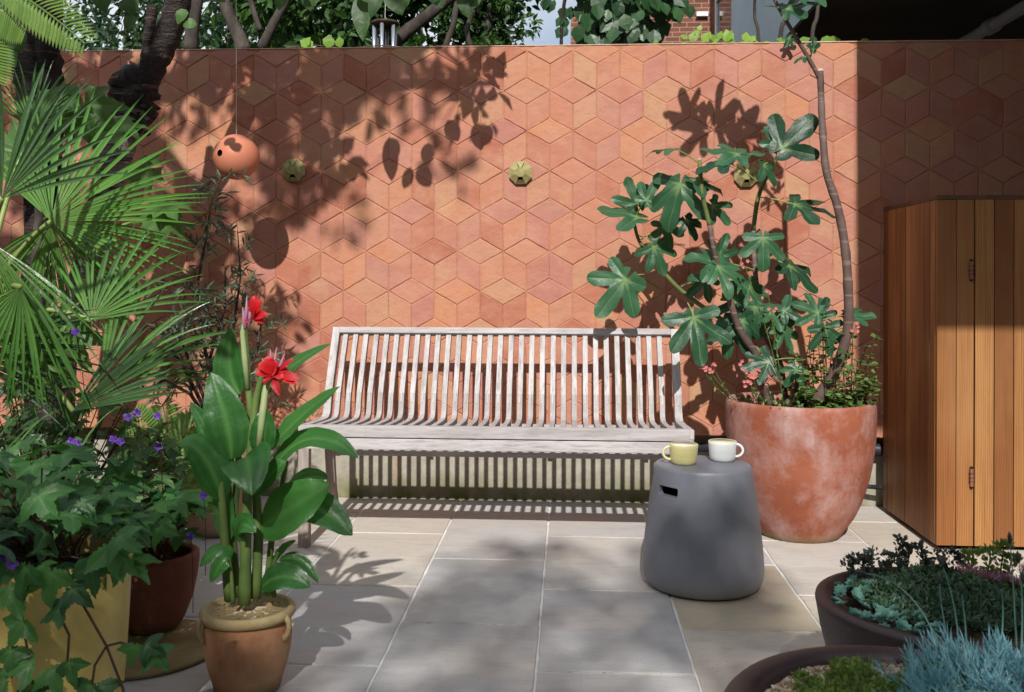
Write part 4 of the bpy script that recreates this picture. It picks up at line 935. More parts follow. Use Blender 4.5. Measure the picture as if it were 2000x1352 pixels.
# ================================================================= OLIVE
ol = thing('olive_tree', 'young olive tree with narrow grey green leaves rising from the pale urn against the wall', 'tree', (UP[0], UP[1], .42))
st = MB(); lv = MB(); P_, D_, N_, S_, T_ = [], [], [], [], []
def twigleaves(pts, s0=.045, s1=.075, step=1):
    for k in range(1, len(pts)):
        d = np.array(pts[k]-pts[k-1]); d /= np.linalg.norm(d)
        for _ in range(2):
            v = nr.normal(size=3); v -= d*(v@d); v /= np.linalg.norm(v)
            P_.append(np.array(pts[k])+nr.normal(size=3)*.004); D_.append(d*.8+v*.8); N_.append(V3(0, -.5, .6)+nr.normal(size=3)*.5); S_.append(rnd.uniform(s0, s1)); T_.append(rnd.random()**1.6)
br = [[(430, 858), (418, 760), (393, 650), (385, 560), (402, 470), (412, 400), (430, 348)], [(432, 858), (440, 740), (456, 640), (470, 540), (464, 450)], [(428, 858), (392, 760), (352, 660), (335, 570)],
      [(436, 858), (470, 760), (500, 690), (512, 620)], [(425, 850), (372, 770), (320, 742), (285, 765)], [(430, 858), (410, 700), (440, 600), (440, 520)], [(425, 850), (360, 720), (310, 640)], [(436, 858), (455, 700), (420, 600), (375, 560)]]
for q in br:
    Y = 4.41; pts = []
    for i, (a, b) in enumerate(q): pts.append(P(a, b, Y+rnd.uniform(-.12, .12)*(i > 0)))
    fine = []
    for i in range(len(pts)-1):
        for k in range(4): fine.append(pts[i].lerp(pts[i+1], k/4))
    fine.append(pts[-1]); n = len(fine); st.tube(fine, [.009*(1-i/n)+.002 for i in range(n)], 6)
    for i in range(5, n):
        if i >= n-5: twigleaves(fine[i-1:i+1])
        for _ in range(2 if i < n-4 else 1):
            if rnd.random() < .3: continue
            v = Vector((rnd.uniform(-1, 1), rnd.uniform(-.8, .8), rnd.uniform(-.5, .9))).normalized(); L = rnd.uniform(.10, .24)
            tp = bez(fine[i], fine[i]+v*L*.5+Vector((0, 0, .02)), fine[i]+v*L+Vector((0, 0, -.04)), 7); tp = [Vector((p.x, min(p.y, 4.98), p.z)) for p in tp]; st.tube(tp, [.0014]*8, 4); twigleaves(tp)
st.build('branches', M['bark_plain'], ol); scatter(lv, NARROW, P_, D_, N_, S_, T_); lv.build('foliage', M['olive'], ol)

# ================================================================= CANNA
can = thing('canna_plant', 'canna with broad upright leaves and two red flower heads in the small ochre pot', 'plant', (CP[0], CP[1], .22))
YC = 2.728
def cp(px, py, dy=0.): return np.array(P(px, py, YC+dy))
def cst(pl, r0, r1, m='stemgreen'):
    pts = [Vector(cp(a, b, c)) for a, b, c in pl]; n = len(pts)
    q = []; 
    for i in range(n-1):
        for k in range(4): q.append(pts[i].lerp(pts[i+1], k/4))
    q.append(pts[-1]); L = len(q); MB().tube(q, [r0+(r1-r0)*i/(L-1) for i in range(L)], 12, wob=.03).build('stem', M[m], can, smooth=True)
cst([(448, 1172, 0), (440, 1080, -.02), (432, 960, -.02), (430, 900, 0)], .015, .009); cst([(478, 1180, -.03), (480, 1060, -.03), (484, 930, -.02), (500, 780, 0), (520, 700, 0)], .019, .0075)
cst([(500, 1168, 0), (505, 1050, 0), (498, 900, .03), (484, 740, .04), (478, 640, .04), (482, 600, .04)], .016, .006); cst([(520, 1160, .02), (530, 1060, .02), (545, 980, .02), (560, 900, .02)], .011, .006)
cst([(462, 1165, .03), (455, 1050, .03), (466, 900, .05), (460, 800, .05)], .014, .008); cst([(535, 1165, 0), (532, 1110, 0), (545, 1075, 0)], .008, .004); cst([(455, 1180, -.05), (452, 1120, -.05), (448, 1090, -.05)], .007, .003)
Mpale = mottled('canna_pale_stem', rgb(.20,.26,.10), rgb(.34,.40,.20), 9, .5, .3, .05)
mb = MB().tube([cp(505, 880, -.04), cp(512, 815, -.04), cp(518, 765, -.03), cp(524, 735, -.02)], [.0095, .0105, .0095, .006], 12); mb.build('flower_stalk', Mpale, can, smooth=True)
mb = MB().tube([cp(484, 760, .03), cp(478, 700, .03), cp(474, 650, .03), cp(480, 612, .03)], [.008, .009, .008, .004], 12); mb.build('flower_stalk', Mpale, can, smooth=True)
canprof = lambda s: (math.sin(math.pi*min(1, s**.85))**.62)*(1 if s < .8 else 1)*.98 if 0 < s < 1 else .02
# p0, p1, p2 (px,py,dy), half width px, normal
CL = [
 ((470, 770, .05), (440, 740, .06), (452, 640, .07), 36, (-.25, -.9, .2)), ((452, 898, 0), (452, 830, -.04), (412, 728, .0), 40, (.15, -.95, .25)), ((436, 980, -.02), (400, 860, -.05), (352, 868, -.08), 38, (.3, -.6, .7)),
 ((506, 890, -.02), (518, 850, -.05), (516, 795, -.03), 25, (.0, -1, .1)), ((528, 880, .0), (560, 830, -.02), (664, 755, .0), 26, (-.4, -.6, .7)), ((505, 790, .04), (540, 720, .04), (645, 672, .02), 19, (-.3, -.7, .7)),
 ((520, 940, .0), (590, 800, -.04), (700, 896, -.08), 29, (0, -.55, .85)), ((478, 900, -.03), (482, 870, -.16), (492, 968, -.20), 46, (0, -.75, .65)), ((508, 1030, .0), (560, 1000, -.06), (645, 945, -.04), 50, (-.35, -.8, .45)),
 ((575, 985, .02), (620, 975, -.02), (688, 1046, -.03), 34, (.2, -.75, .65)), ((560, 960, .08), (600, 920, .08), (640, 935, .08), 22, (0, -.6, .8)), ((455, 1085, -.03), (425, 1060, -.05), (390, 1108, -.06), 18, (0, -.6, .8)),
 ((450, 1095, -.05), (440, 1075, -.07), (411, 1138, -.08), 17, (.4, -.7, .6)), ((510, 1150, -.03), (545, 1105, -.06), (606, 1148, -.06), 28, (0, -.7, .7)), ((530, 1110, .02), (545, 1070, .02), (578, 1056, .02), 11, (-.5, -.6, .6)),
 ((545, 1095, .0), (590, 1075, .0), (622, 1140, -.02), 13, (.3, -.7, .6)), ((455, 930, .03), (420, 860, .05), (372, 785, .04), 20, (.3, -.9, .2)),
 ((468, 1060, -.03), (462, 1000, -.10), (500, 1040, -.12), 22, (0, -.8, .5)), ((500, 960, -.02), (520, 930, -.1), (560, 900, -.08), 24, (-.2, -.8, .5)), ((447, 1060, .0), (430, 1000, .02), (440, 905, .03), 20, (.1, -1, .1)),
 ((520, 1165, .0), (540, 1130, .01), (535, 1090, .01), 12, (0, -1, .1))]
for (a, b, c, w, n) in CL:
    mb = MB(); strip(mb, [cp(*a), cp(*b), cp(*c)], w*1.06/665, V3(*n), .24, rnd.uniform(.15, .95), 18, canprof, .045, 5, .03)
    mb.build('leaf', M['canna'], can, smooth=True)
def flower(px, py, pet, buds):
    f = MB(); c = cp(px, py+28, -.03)
    for (dx, dy, w, t) in [(a*1.12, b*1.1, c_*1.2, d) for a, b, c_, d in pet]:
        e = cp(px+dx, py+dy, -.05+rnd.uniform(-.02, .02)); mid = (c+e)/2+V3(rnd.uniform(-.01, .01), -.02, .012)
        strip(f, [c, mid, e], w/665, V3(rnd.uniform(-.5, .5), -.8, .5), .35, t, 8, lambda s: .25+.75*math.sin(math.pi*min(1, max(0, (s-.1)/.9))) if s < .97 else .15, .12, 2)
    o = f.build('flower', M['canna_red'], can, smooth=True)
    b = MB()
    for (x0, y0, x1, y1) in buds: b.tube([cp(x0, y0, -.02), cp((x0+x1)/2, (y0+y1)/2, -.02), cp(x1, y1, -.02)], [.0035, .005, .0012], 8)
    b.build('bud', M['pinkdull'], o, smooth=True)
flower(497, 598, [(0, -18, 10, .9), (14, -8, 9, 1.), (24, 16, 8, .6), (8, 26, 7, .4), (-12, 30, 5, .2), (16, 30, 6, .8), (-4, 0, 7, .7)], [(480, 640, 482, 578), (486, 640, 490, 590), (478, 645, 474, 600)])
flower(538, 706, [(-30, 4, 9, .9), (-34, 22, 8, .7), (-12, -10, 9, 1.), (2, 0, 9, .8), (22, 14, 7, .6), (44, 32, 8, .5), (38, 42, 6, .9), (8, 60, 7, .3), (14, 30, 8, .9), (34, -4, 5, .5), (-20, 40, 6, .2), (0, 20, 9, .6)], [(530, 742, 528, 682), (540, 735, 556, 690), (545, 735, 570, 700), (526, 745, 512, 700), (530, 740, 540, 680)])

# ================================================================= LOWER LEFT PLANTING
ANE = lobed([(0, 1, .27), (66, .86, .25), (-68, .84, .25)], .07, point=True, tooth=.17, tn=6.5, step=4, rings=3, seed=5)
def mound(name, label, c, rad, z0, z1, n, m, tp, s0, s1, base, loc, front=.7, droop=.35, spread=1.0):
    t = thing(name, label, 'plant', loc); lv = MB(); st = MB()
    for i in range(n):
        a = rnd.uniform(0, 6.283); q = math.sqrt(rnd.random()); u = rnd.random()**.7
        x = c[0]+rad*q*math.cos(a); y = c[1]+rad*q*math.sin(a); z = z0+(z1-z0)*u*(math.sqrt(max(0, 1-.75*q*q)))
        p = V3(x, y, z); o = V3(math.cos(a)*q, math.sin(a)*q, 0)
        d = o*1.0+V3(0, -.35, -.15)+nr.normal(size=3)*.4; nn = V3(0, -front*.6, 1)+o*.5+nr.normal(size=3)*.28
        put(lv, tp, p, d, nn, rnd.uniform(s0, s1), droop, .1, rnd.random(), .05)
        if i % 2 == 0: st.tube(bez(Vector(base)+Vector((rnd.uniform(-.06, .06), rnd.uniform(-.06, .06), 0)), Vector(base).lerp(Vector(p), .5)+Vector((0, 0, .06)), Vector(p), 6), [.0022]*7, 4)
    lv.build('foliage', m, t, smooth=True); st.build('stems', M['stembrown'], t); return t
an = mound('anemone_plant', 'dense dark green toothed foliage spilling over the tall yellow planter', (-1.42, 2.28), .38, .48, .78, 250, M['anemone'], ANE, .04, .105, (YPo[0], YPo[1], .5), (YPo[0], YPo[1], .5))
# trailing stems in front of the yellow pot
mb = MB()
for pl in (([(130, 1110), (150, 1160), (208, 1262), (240, 1345), (250, 1400)]), ([(208, 1262), (185, 1300), (178, 1352)]), ([(208, 1262), (235, 1255), (262, 1262)]), ([(95, 1120), (105, 1180), (135, 1240), (130, 1320)]), ([(60, 1120), (40, 1200), (60, 1300)])):
    mb.tube([P(a, b, 1.98) for a, b in pl], [.0028]*len(pl), 6)
mb.build('trailing_stem', M['stembrown'], an)
for (px, py, a, L) in ((262, 1262, -100, 42), (285, 1262, -10, 46), (300, 1275, -40, 50), (178, 1340, -120, 60), (190, 1345, -50, 60), (120, 1190, -150, 50), (140, 1150, -30, 60), (60, 1300, 190, 60), (100, 1310, -60, 55), (45, 1215, -120, 60), (20, 1150, -60, 70), (215, 1070, -60, 75), (230, 1050, -20, 60),
                       (135, 1295, -70, 50), (20, 1270, -80, 55), (60, 1340, -60, 60), (10, 1330, 200, 50), (180, 1100, -80, 70), (240, 1090, -110, 60), (100, 1120, -90, 70), (50, 1110, -100, 70)):
    mb = MB(); put(mb, ANE, P(px, py, 1.97), img(a, .25), V3(rnd.uniform(-.3, .3), -.6, .6), L*1.98/FPX*1.05, .3, .1, rnd.random(), .05); mb.build('leaf', M['anemone'], an, smooth=True)
an2 = mound('anemone_plant', 'mid green three lobed leaves growing out of the dark terracotta pot', (-1.42, 2.98), .23, .36, .56, 60, M['anemone'], ANE, .07, .13, (DP[0], DP[1], .22), (DP[0], DP[1], .22))
FINE = lobed([(0, 1, .2), (48, .85, .18), (-48, .85, .18), (100, .6, .15), (-100, .6, .15)], .22, point=True, tooth=.12, tn=4, step=9, rings=2, seed=6)
bed = struct(MB().box((-6.2, 2.62, -.02), (-1.84, 5.15, .03)).build('planting_bed', M['soil']))
ge = mound('geranium_plant', 'mound of finely cut geranium leaves with small violet flowers below the palm', (-1.93, 3.25), .54, .15, .86, 760, M['geranium'], FINE, .035, .08, (-2.0, 3.5, .03), (-2.0, 3.5, .03))
for (px, py) in ((250, 814), (268, 806), (308, 812), (140, 862), (152, 866), (222, 858), (236, 862), (372, 1046), (398, 968), (148, 648), (502, 1000), (310, 872)):
    f = MB(); Y = 2.9 if px > 300 else 2.75; c = np.array(P(px, py, Y))
    for k in range(5):
        an_ = k*1.257+px; put(f, ROUND+(np.zeros(8),), c, V3(math.cos(an_), -.35, math.sin(an_)*.7), V3(0, -.8, .5), .0155, .1, 0, rnd.random(), 0)
    fl = f.build('flower', M['purple'], ge); MB().tube(bez(Vector(c), Vector(c)+Vector((-.03, .1, -.1)), Vector(c)+Vector((-.08, .22, -.32)), 6), [.0012]*7, 4).build('flower_stem', M['stembrown'], fl)
for (px, py) in ((12, 1085), (25, 1100)):
    f = MB(); c = np.array(P(px, py, 1.96))
    for k in range(5):
        an_ = k*1.257+px; put(f, ROUND+(np.zeros(8),), c, V3(math.cos(an_), -.35, math.sin(an_)*.7), V3(0, -.8, .5), .016, .1, 0, rnd.random(), 0)
    f.build('flower', M['purple'], an)
sp = thing('strap_leaf_plant', 'grassy plant with long arching strap leaves among the geraniums', 'plant', (-1.95, 2.75, .03))
mb = MB()
for i in range(70):
    a = R_(rnd.uniform(-60, 60) if i % 2 else rnd.uniform(120, 250)); b = V3(-1.78+rnd.uniform(-.25, .2), 2.72+rnd.uniform(-.1, .1), .35); L = rnd.uniform(.25, .5)
    e = b+V3(math.cos(a)*L, -abs(math.sin(a))*L*.5, .15+rnd.uniform(0, .35)); strip(mb, [b, (b+e)/2+V3(0, 0, .2), e], .008, V3(0, -.5, 1), .3, rnd.random(), 10, lambda s: min(1, (1-s)*2.5)*.9+.1*(s < .9), 0, 1)
mb.build('leaves', M['geranium'], sp)
fe = thing('fern', 'light green fern with feathery fronds in front of the wall left of the urn', 'fern', (-1.92, 4.0, .03))
for (x0, y0, x1, y1, x2, y2, Y) in ((335, 960, 300, 850, 262, 806, 3.8), (338, 960, 330, 850, 318, 790, 3.9), (340, 960, 350, 830, 398, 822, 3.8), (342, 960, 380, 860, 420, 900, 3.7), (335, 970, 300, 900, 250, 880, 3.7), (342, 960, 390, 930, 405, 1000, 3.6), (340, 950, 360, 880, 372, 835, 3.9), (345, 960, 395, 880, 440, 945, 3.8)):
    rs = bez(P(x0, y0, Y), P(x1, y1, Y), P(x2, y2, Y), 26); mb = MB(); mb.tube(rs, [.0022]*27, 4, .9)
    pp_, dd_, nn_, ss_, tt_ = [], [], [], [], []
    for i in range(4, 27):
        d = np.array((rs[i]-rs[i-1]).normalized()); s = i/26; L = .085*math.sin(math.pi*min(1, (1-s)*.85+.15))+.006; sd = np.cross(d, V3(0, -1, .4)); sd /= np.linalg.norm(sd)
        for sg in (-1, 1):
            pp_.append(np.array(rs[i])); dd_.append(sd*sg+d*.45+V3(0, 0, rnd.uniform(-.2, .1))); nn_.append(V3(0, -.8, .6)+nr.normal(size=3)*.15); ss_.append(L*1.1); tt_.append(rnd.uniform(.3, 1))
    scatter(mb, small(.115, .12, .03), pp_, dd_, nn_, ss_, tt_); mb.build('frond', M['fern'], fe)

# ================================================================= BOWL PLANTS
ros = thing('rosette_succulents', 'blue green rosette succulents crowding the left rim of the farther bowl', 'succulent', (.85, 2.42, .34), None)
def rosette_mesh(n=3):
    mb = MB(); pp_, dd_, nn_, ss_, tt_ = [], [], [], [], []
    for (nk, eld, sz, tt, r0_) in ((8, 12, .80, .25, .22), (7, 34, .70, .55, .15), (6, 54, .55, .8, .08), (4, 74, .40, 1., .02)):
        for k in range(nk):
            a = k*6.283/nk+eld*.03; el = R_(eld); pp_.append((r0_*math.cos(a), r0_*math.sin(a), .05)); dd_.append((math.cos(a)*math.cos(el), math.sin(a)*math.cos(el), math.sin(el))); nn_.append((-math.cos(a)*math.sin(el), -math.sin(a)*math.sin(el), math.cos(el))); ss_.append(sz); tt_.append(tt)
    scatter(mb, small(.36, -.16, .10), pp_, dd_, nn_, ss_, tt_); return mb
src = rosette_mesh().build('rosette', M['rosette'], None); src.parent = ros; first = True
cnt = 0; used = []
tries = 0
while cnt < 76 and tries < 4000:
    tries += 1
    px, py = rnd.uniform(1612, 1830), rnd.uniform(1140, 1262)
    p = P(px, py, 2.45); d = ray(px, py); p = CAM+d*((.352-1.2)/d.z)
    if (p.x-B1[0])**2+(p.y-B1[1])**2 > .275**2: continue
    if py < 1165 and px > 1740: continue
    if any((p-u).length < .031 for u in used):
        continue
    used.append(p); o = src if first else src.copy()
    if not first: COL.objects.link(o); o.parent = ros
    first = False; o.location = p-Vector(ros.location)+Vector((0, 0, rnd.uniform(-.008, .014))); s = rnd.uniform(.018, .027); o.scale = (s, s, s); o.rotation_euler = (rnd.uniform(.25, .8), rnd.uniform(-.35, .35), rnd.uniform(0, 6)); cnt += 1
sm = thing('sedum_mat', 'low dark green mat of needle leaved sedum filling the farther bowl', 'plant', (1.0, 2.55, .34))
mb = MB(); pp_, dd_, nn_, ss_, tt_ = [], [], [], [], []
for i in range(9000):
    a = rnd.uniform(0, 6.283); r = .245*math.sqrt(rnd.random()); x = 1.02+r*math.cos(a); y = 2.60+r*.85*math.sin(a); z = .335+rnd.random()**.6*(.072-(r/.245)**2*.05+.02*math.sin(x*31)*math.cos(y*27))
    pp_.append((x, y, z)); dd_.append((rnd.uniform(-1, 1), rnd.uniform(-1, .6), rnd.uniform(.2, 1.4))); nn_.append((0, -.5, .5)); ss_.append(rnd.uniform(.010, .020)); tt_.append(rnd.random())
scatter(mb, small(.16, .1, .03), pp_, dd_, nn_, ss_, tt_); mb.build('foliage', M['mat'], sm)
sd = thing('dark_sedum', 'dark purplish sedum stems with flat clustered heads at the back of the farther bowl', 'plant', (.95, 2.72, .36))
def head(mb, c, r, n, tp=OVATE, s=(.010, .018), up=.6):
    pp_, dd_, nn_, ss_, tt_ = [], [], [], [], []
    for i in range(n):
        v = nr.normal(size=3); v /= np.linalg.norm(v); v[2] = abs(v[2])*.6; pp_.append(np.array(c)+v*r*rnd.uniform(.3, 1)); dd_.append(v+V3(0, 0, up)); nn_.append(nr.normal(size=3)+V3(0, -.5, 1)); ss_.append(rnd.uniform(*s)); tt_.append(rnd.random())
    scatter(mb, tp, pp_, dd_, nn_, ss_, tt_)
for (px, py, r) in ((1663, 1108, 20), (1672, 1098, 14), (1703, 1086, 24), (1690, 1100, 16), (1762, 1058, 18), (1775, 1070, 26), (1795, 1078, 20), (1745, 1098, 18), (1728, 1105, 14), (1812, 1098, 18), (1832, 1090, 14), (1868, 1085, 22), (1880, 1100, 22), (1758, 1088, 14)):
    c = P(px, py, 2.72); mb = MB(); 
    for q in range(5): head(mb, np.array(c)+nr.normal(size=3)*r*.0005, r*.0008, 10, OVATE, (.009, .018))
    b = Vector((c.x+rnd.uniform(-.02, .05), 2.70, .36)); mb.tube(bez(b, b.lerp(c, .6)+Vector((.01, 0, .01)), c, 5), [.002]*6, 5, .2); 
    pts = bez(b, b.lerp(c, .6), c, 8)
    for p in pts[2:]: head(mb, p, .006, 5, OVATE, (.008, .016))
    mb.build('flower_head', M['sedumdark'], sd)
pk = thing('pink_sedum', 'sedum with dusty pink starry flower heads at the right of the farther bowl', 'plant', (1.12, 2.6, .36))
for (px, py, r, mm) in ((1892, 1118, 22, 'pinkdull'), (1925, 1130, 20, 'pinkdull'), (1955, 1132, 24, 'pinkdull'), (1985, 1140, 16, 'pinkdull'), (1912, 1150, 14, 'pinkdull'), (1900, 1088, 20, 'matlight'), (1935, 1082, 22, 'matlight'), (1960, 1072, 22, 'matlight'), (1975, 1095, 18, 'matlight'), (2010, 1120, 20, 'pinkdull'), (1890, 1160, 16, 'pinkdull')):
    Y = 2.60; c = P(px, py, Y); mb = MB(); head(mb, c, r*.0013, 110 if mm == 'pinkdull' else 60, NARROW if mm == 'pinkdull' else OVATE, (.009, .018), .9)
    h = mb.build('flower_head', M[mm], pk); b = Vector((c.x, Y+.03, .36)); s_ = MB().tube(bez(b, b.lerp(c, .5), c, 5), [.002]*6, 5, .5)
    for p in bez(b, b.lerp(c, .5), c, 9)[:-1]: head(s_, p, .012, 6, OVATE, (.010, .02))
    s_.build('stem', M['matlight'], h)
bl = thing('blue_chalk_sticks', 'bushy powdery blue spiky foliage in the right of the nearest bowl', 'succulent', (.80, 1.80, .42))
mb = MB()
for i in range(250):
    tb_ = rnd.uniform(-.3, .25); a = rnd.uniform(0, 6.283); r = .225*math.sqrt(rnd.random()); b = V3(.83+r*math.cos(a), 1.78+r*1.0*math.sin(a), .385+rnd.uniform(.01, .075)*(1-(r/.25)**2)); ax = V3(math.cos(a)*r*3, math.sin(a)*r*3-.25, .9)+nr.normal(size=3)*.25; ax /= np.linalg.norm(ax)
    L = rnd.uniform(.045, .075); pp_, dd_, nn_, ss_, tt_ = [], [], [], [], []
    for k in range(18):
        q = k/18; an_ = k*2.4; X, Y_, N = basis(ax, (0, -1, 0)); v = X*math.cos(an_)+N*math.sin(an_); pp_.append(b+ax*L*q); dd_.append(v*(1.25-q*1.0)+ax*(.45+q*.9)); nn_.append(ax+V3(0, 0, .2)); ss_.append(rnd.uniform(.034, .056)*(1-.35*q)); tt_.append(.15+.8*q*rnd.uniform(.6, 1.1))
    scatter(mb, small(.052, -.08, .03), pp_, dd_, nn_, ss_, [max(0, min(1, t+tb_)) for t in tt_])
mb.build('foliage', M['bluechalk'], bl)
la = thing('lavender', 'thin blue green lavender stems with closed buds rising between the two bowls', 'plant', (.84, 2.0, .40))
for (x0, y0, x1, y1, x2, y2, Y) in ((1845, 1260, 1790, 1130, 1690, 1120, 2.1), (1875, 1260, 1870, 1180, 1842, 1108, 2.05), (1985, 1230, 1980, 1140, 1973, 1062, 2.15), (1995, 1240, 2000, 1160, 1990, 1100, 2.1), (1950, 1260, 1965, 1200, 1955, 1150, 2.1), (1890, 1260, 1885, 1200, 1878, 1160, 2.05), (1860, 1260, 1838, 1200, 1835, 1140, 2.1), (2000, 1300, 2010, 1200, 2000, 1140, 2.0)):
    pts = bez(P(x0, y0+30, Y-.1), P(x1, y1, Y), P(x2, y2, Y), 10); mb = MB().tube(pts, [.0022-.00012*i for i in range(11)], 5, .2); s_ = mb.build('stem', M['rosette'], la)
    e = pts[-1]; dr_ = (pts[-1]-pts[-3]).normalized(); MB().tube([e, e+dr_*.008, e+dr_*.018, e+dr_*.026], [.002, .0055, .0045, .0008], 8, .1).build('bud', M['sedumdark'], s_, smooth=True)
gs = thing('green_sedum', 'yellow green clumps of low sedum growing between the gravel of the nearest bowl', 'succulent', (.55, 1.78, .40))
mb = MB()
for i in range(520):
    px, py = rnd.uniform(1560, 1880), rnd.uniform(1285, 1375); d = ray(px, py); p = CAM+d*((.428-1.2)/d.z)
    if (p.x-B2[0])**2+(p.y-B2[1])**2 > .265**2 or (math.sin(px*.045+2)+math.sin(py*.09+1)) < -.75: continue
    head(mb, np.array(p)+V3(0, 0, -.012), .011, 10, OVATE, (.008, .017), .8)
mb.build('foliage', M['matlight'], gs)

# ================================================================= TREES
def trunk(parent, pl, radii, m, name='trunk', wob=.06, seg=16, sub=6):
    pts = [Vector(p) for p in pl]; q = []; rq = []
    for i in range(len(pts)-1):
        p0 = pts[max(i-1, 0)]; p1 = pts[i]; p2 = pts[i+1]; p3 = pts[min(i+2, len(pts)-1)]
        for k in range(sub):
            s = k/sub; q.append(.5*((2*p1)+(p2-p0)*s+(2*p0-5*p1+4*p2-p3)*s*s+(3*p1-p0-3*p2+p3)*s**3)); rq.append(radii[i]+(radii[i+1]-radii[i])*s)
    q.append(pts[-1]); rq.append(radii[-1]); return MB().tube(q, rq, seg, wob=wob).build(name, m, parent, smooth=True)
T1 = thing('cherry_tree', 'dark barked cherry tree trunk at the far left edge in front of the wall', 'tree', (-2.55, 4.35, 0))
trunk(T1, [P(95, 900, 4.35)*1, P(75, 640, 4.33), P(80, 420, 4.32), P(82, 250, 4.30), P(70, 120, 4.3), P(62, 10, 4.28), P(50, -120, 4.25), P(60, -300, 4.2)], [.095, .08, .072, .095, .11, .105, .09, .07], M['bark'], wob=.13)
trunk(T1, [P(88, 150, 4.28), P(98, 60, 4.2), P(105, -40, 4.15), P(120, -200, 4.1)], [.055, .05, .045, .035], M['bark'], 'limb', wob=.1)
for o_ in (T1,): 
    q = P(95, 900, 4.35); MB().tube([(q.x, q.y, -.02), (q.x, q.y, q.z+.02)], [.12, .096], 16, wob=.08).build('root_flare', M['bark'], T1, smooth=True)
T2 = thing('cherry_tree', 'cherry tree with silvery peeling lower bark and black knobbly fork near the palm', 'tree', (-2.32, 4.55, 0))
q = P(120, 700, 4.5)
trunk(T2, [(q.x-.03, q.y, -.02), P(120, 700, 4.5), P(152, 590, 4.5), P(175, 490, 4.48), P(200, 400, 4.45), P(232, 290, 4.42), P(255, 205, 4.40)], [.085, .072, .068, .066, .068, .075, .105], M['bark_silver'], wob=.05)
trunk(T2, [P(238, 262, 4.41), P(258, 205, 4.40), P(268, 165, 4.40), P(285, 140, 4.40)], [.07, .112, .10, .07], M['bark'], 'fork', wob=.22)
trunk(T2, [P(278, 185, 4.40), P(300, 130, 4.38), P(322, 80, 4.36), P(345, 20, 4.34), P(362, -60, 4.3), P(400, -200, 4.2)], [.055, .058, .062, .058, .054, .045], M['bark'], 'limb', wob=.09)
trunk(T2, [P(275, 170, 4.36), P(285, 120, 4.34), P(292, 60, 4.33), P(297, 12, 4.33)], [.03, .028, .025, .023], M['bark'], 'limb', wob=.08)
mb = MB()
for i in range(60):
    p = P(rnd.uniform(232, 290), rnd.uniform(165, 265), 4.40+rnd.uniform(-.09, -.02)); r = rnd.uniform(.008, .02)
    mb.lathe([(0, -r), (r*.8, -r*.5), (r, 0), (r*.7, r*.6), (0, r)], p, 7, wob=.2)
mb.build('burr', M['bark'], T2, smooth=True)
# crowns of the two cherries arch over the wall above the frame; sampled so that they stay real, high branches
def crown(parent, zones, limbs_from, nm='crown', m='tree2', s0=.08, s1=.14, tp=OVATE):
    lv = MB(); tw = MB()
    for (x0, x1, w0, w1, n, rc, ml) in zones:        # x range, height range of the shade on the wall
        for i in range(n):
            x = rnd.uniform(x0, x1); s = rnd.uniform(w0, w1)+TAN*YW
            if math.hypot(x+1.60, s-5.36) < .27: continue
            ymax = (s-1.2-.14-rc*.8)/(TAN+.31); y = min(4.5, ymax)-(rnd.uniform(0, .5) if rnd.random() < .15 else rnd.uniform(1.2, 3.6)); z = s-TAN*y
            clusters(lv, [(x, y, z)], rc, ml, tp, s0, s1)
            b = Vector(limbs_from[min(range(len(limbs_from)), key=lambda k: (Vector(limbs_from[k])-Vector((x, y, z))).length)])
            tw.tube(bez(b, b.lerp(Vector((x, y, z)), .5)+Vector((0, 0, .15)), (x, y, z), 8), [.010, .009, .008, .007, .006, .005, .004, .003, .002], 5)
    lv.build(nm, M[m], parent); tw.build('twigs', M['bark'], parent)
lt = trunk(T2, [P(400, -200, 4.2), (-1.6, 4.0, 2.95), (-1.0, 3.9, 3.15), (-.4, 3.85, 3.2)], [.05, .035, .025, .012], M['bark'], 'limb')
trunk(T1, [P(60, -300, 4.2), (-2.5, 3.6, 3.3), (-2.2, 3.0, 3.5), (-1.9, 2.4, 3.6)], [.07, .05, .035, .02], M['bark'], 'limb')
trunk(T2, [(-1.9, 4.08, 2.93), (-1.75, 4.35, 3.02), (bc.x-.004, bc.y, 3.055)], [.022, .015, .010], M['bark'], 'limb')
crown(T2, [(-2.2, -1.0, 2.12, 2.6, 34, .14, 24), (-1.0, -.45, 2.2, 2.55, 7, .12, 16), (-.75, -.45, 1.75, 2.1, 3, .10, 12), (-1.75, -1.25, 1.45, 2.05, 12, .13, 18)], [(-2.2, 4.2, 2.9), (-1.6, 4.0, 2.95), (-1.0, 3.9, 3.15), (-.5, 3.85, 3.2)])
crown(T1, [(-3.6, -2.1, 1.2, 2.5, 34, .17, 24), (-2.3, -1.5, .7, 1.6, 20, .14, 20)], [(-2.6, 4.0, 3.1), (-2.5, 3.6, 3.3), (-2.2, 3.0, 3.5), (-1.9, 2.4, 3.6)])
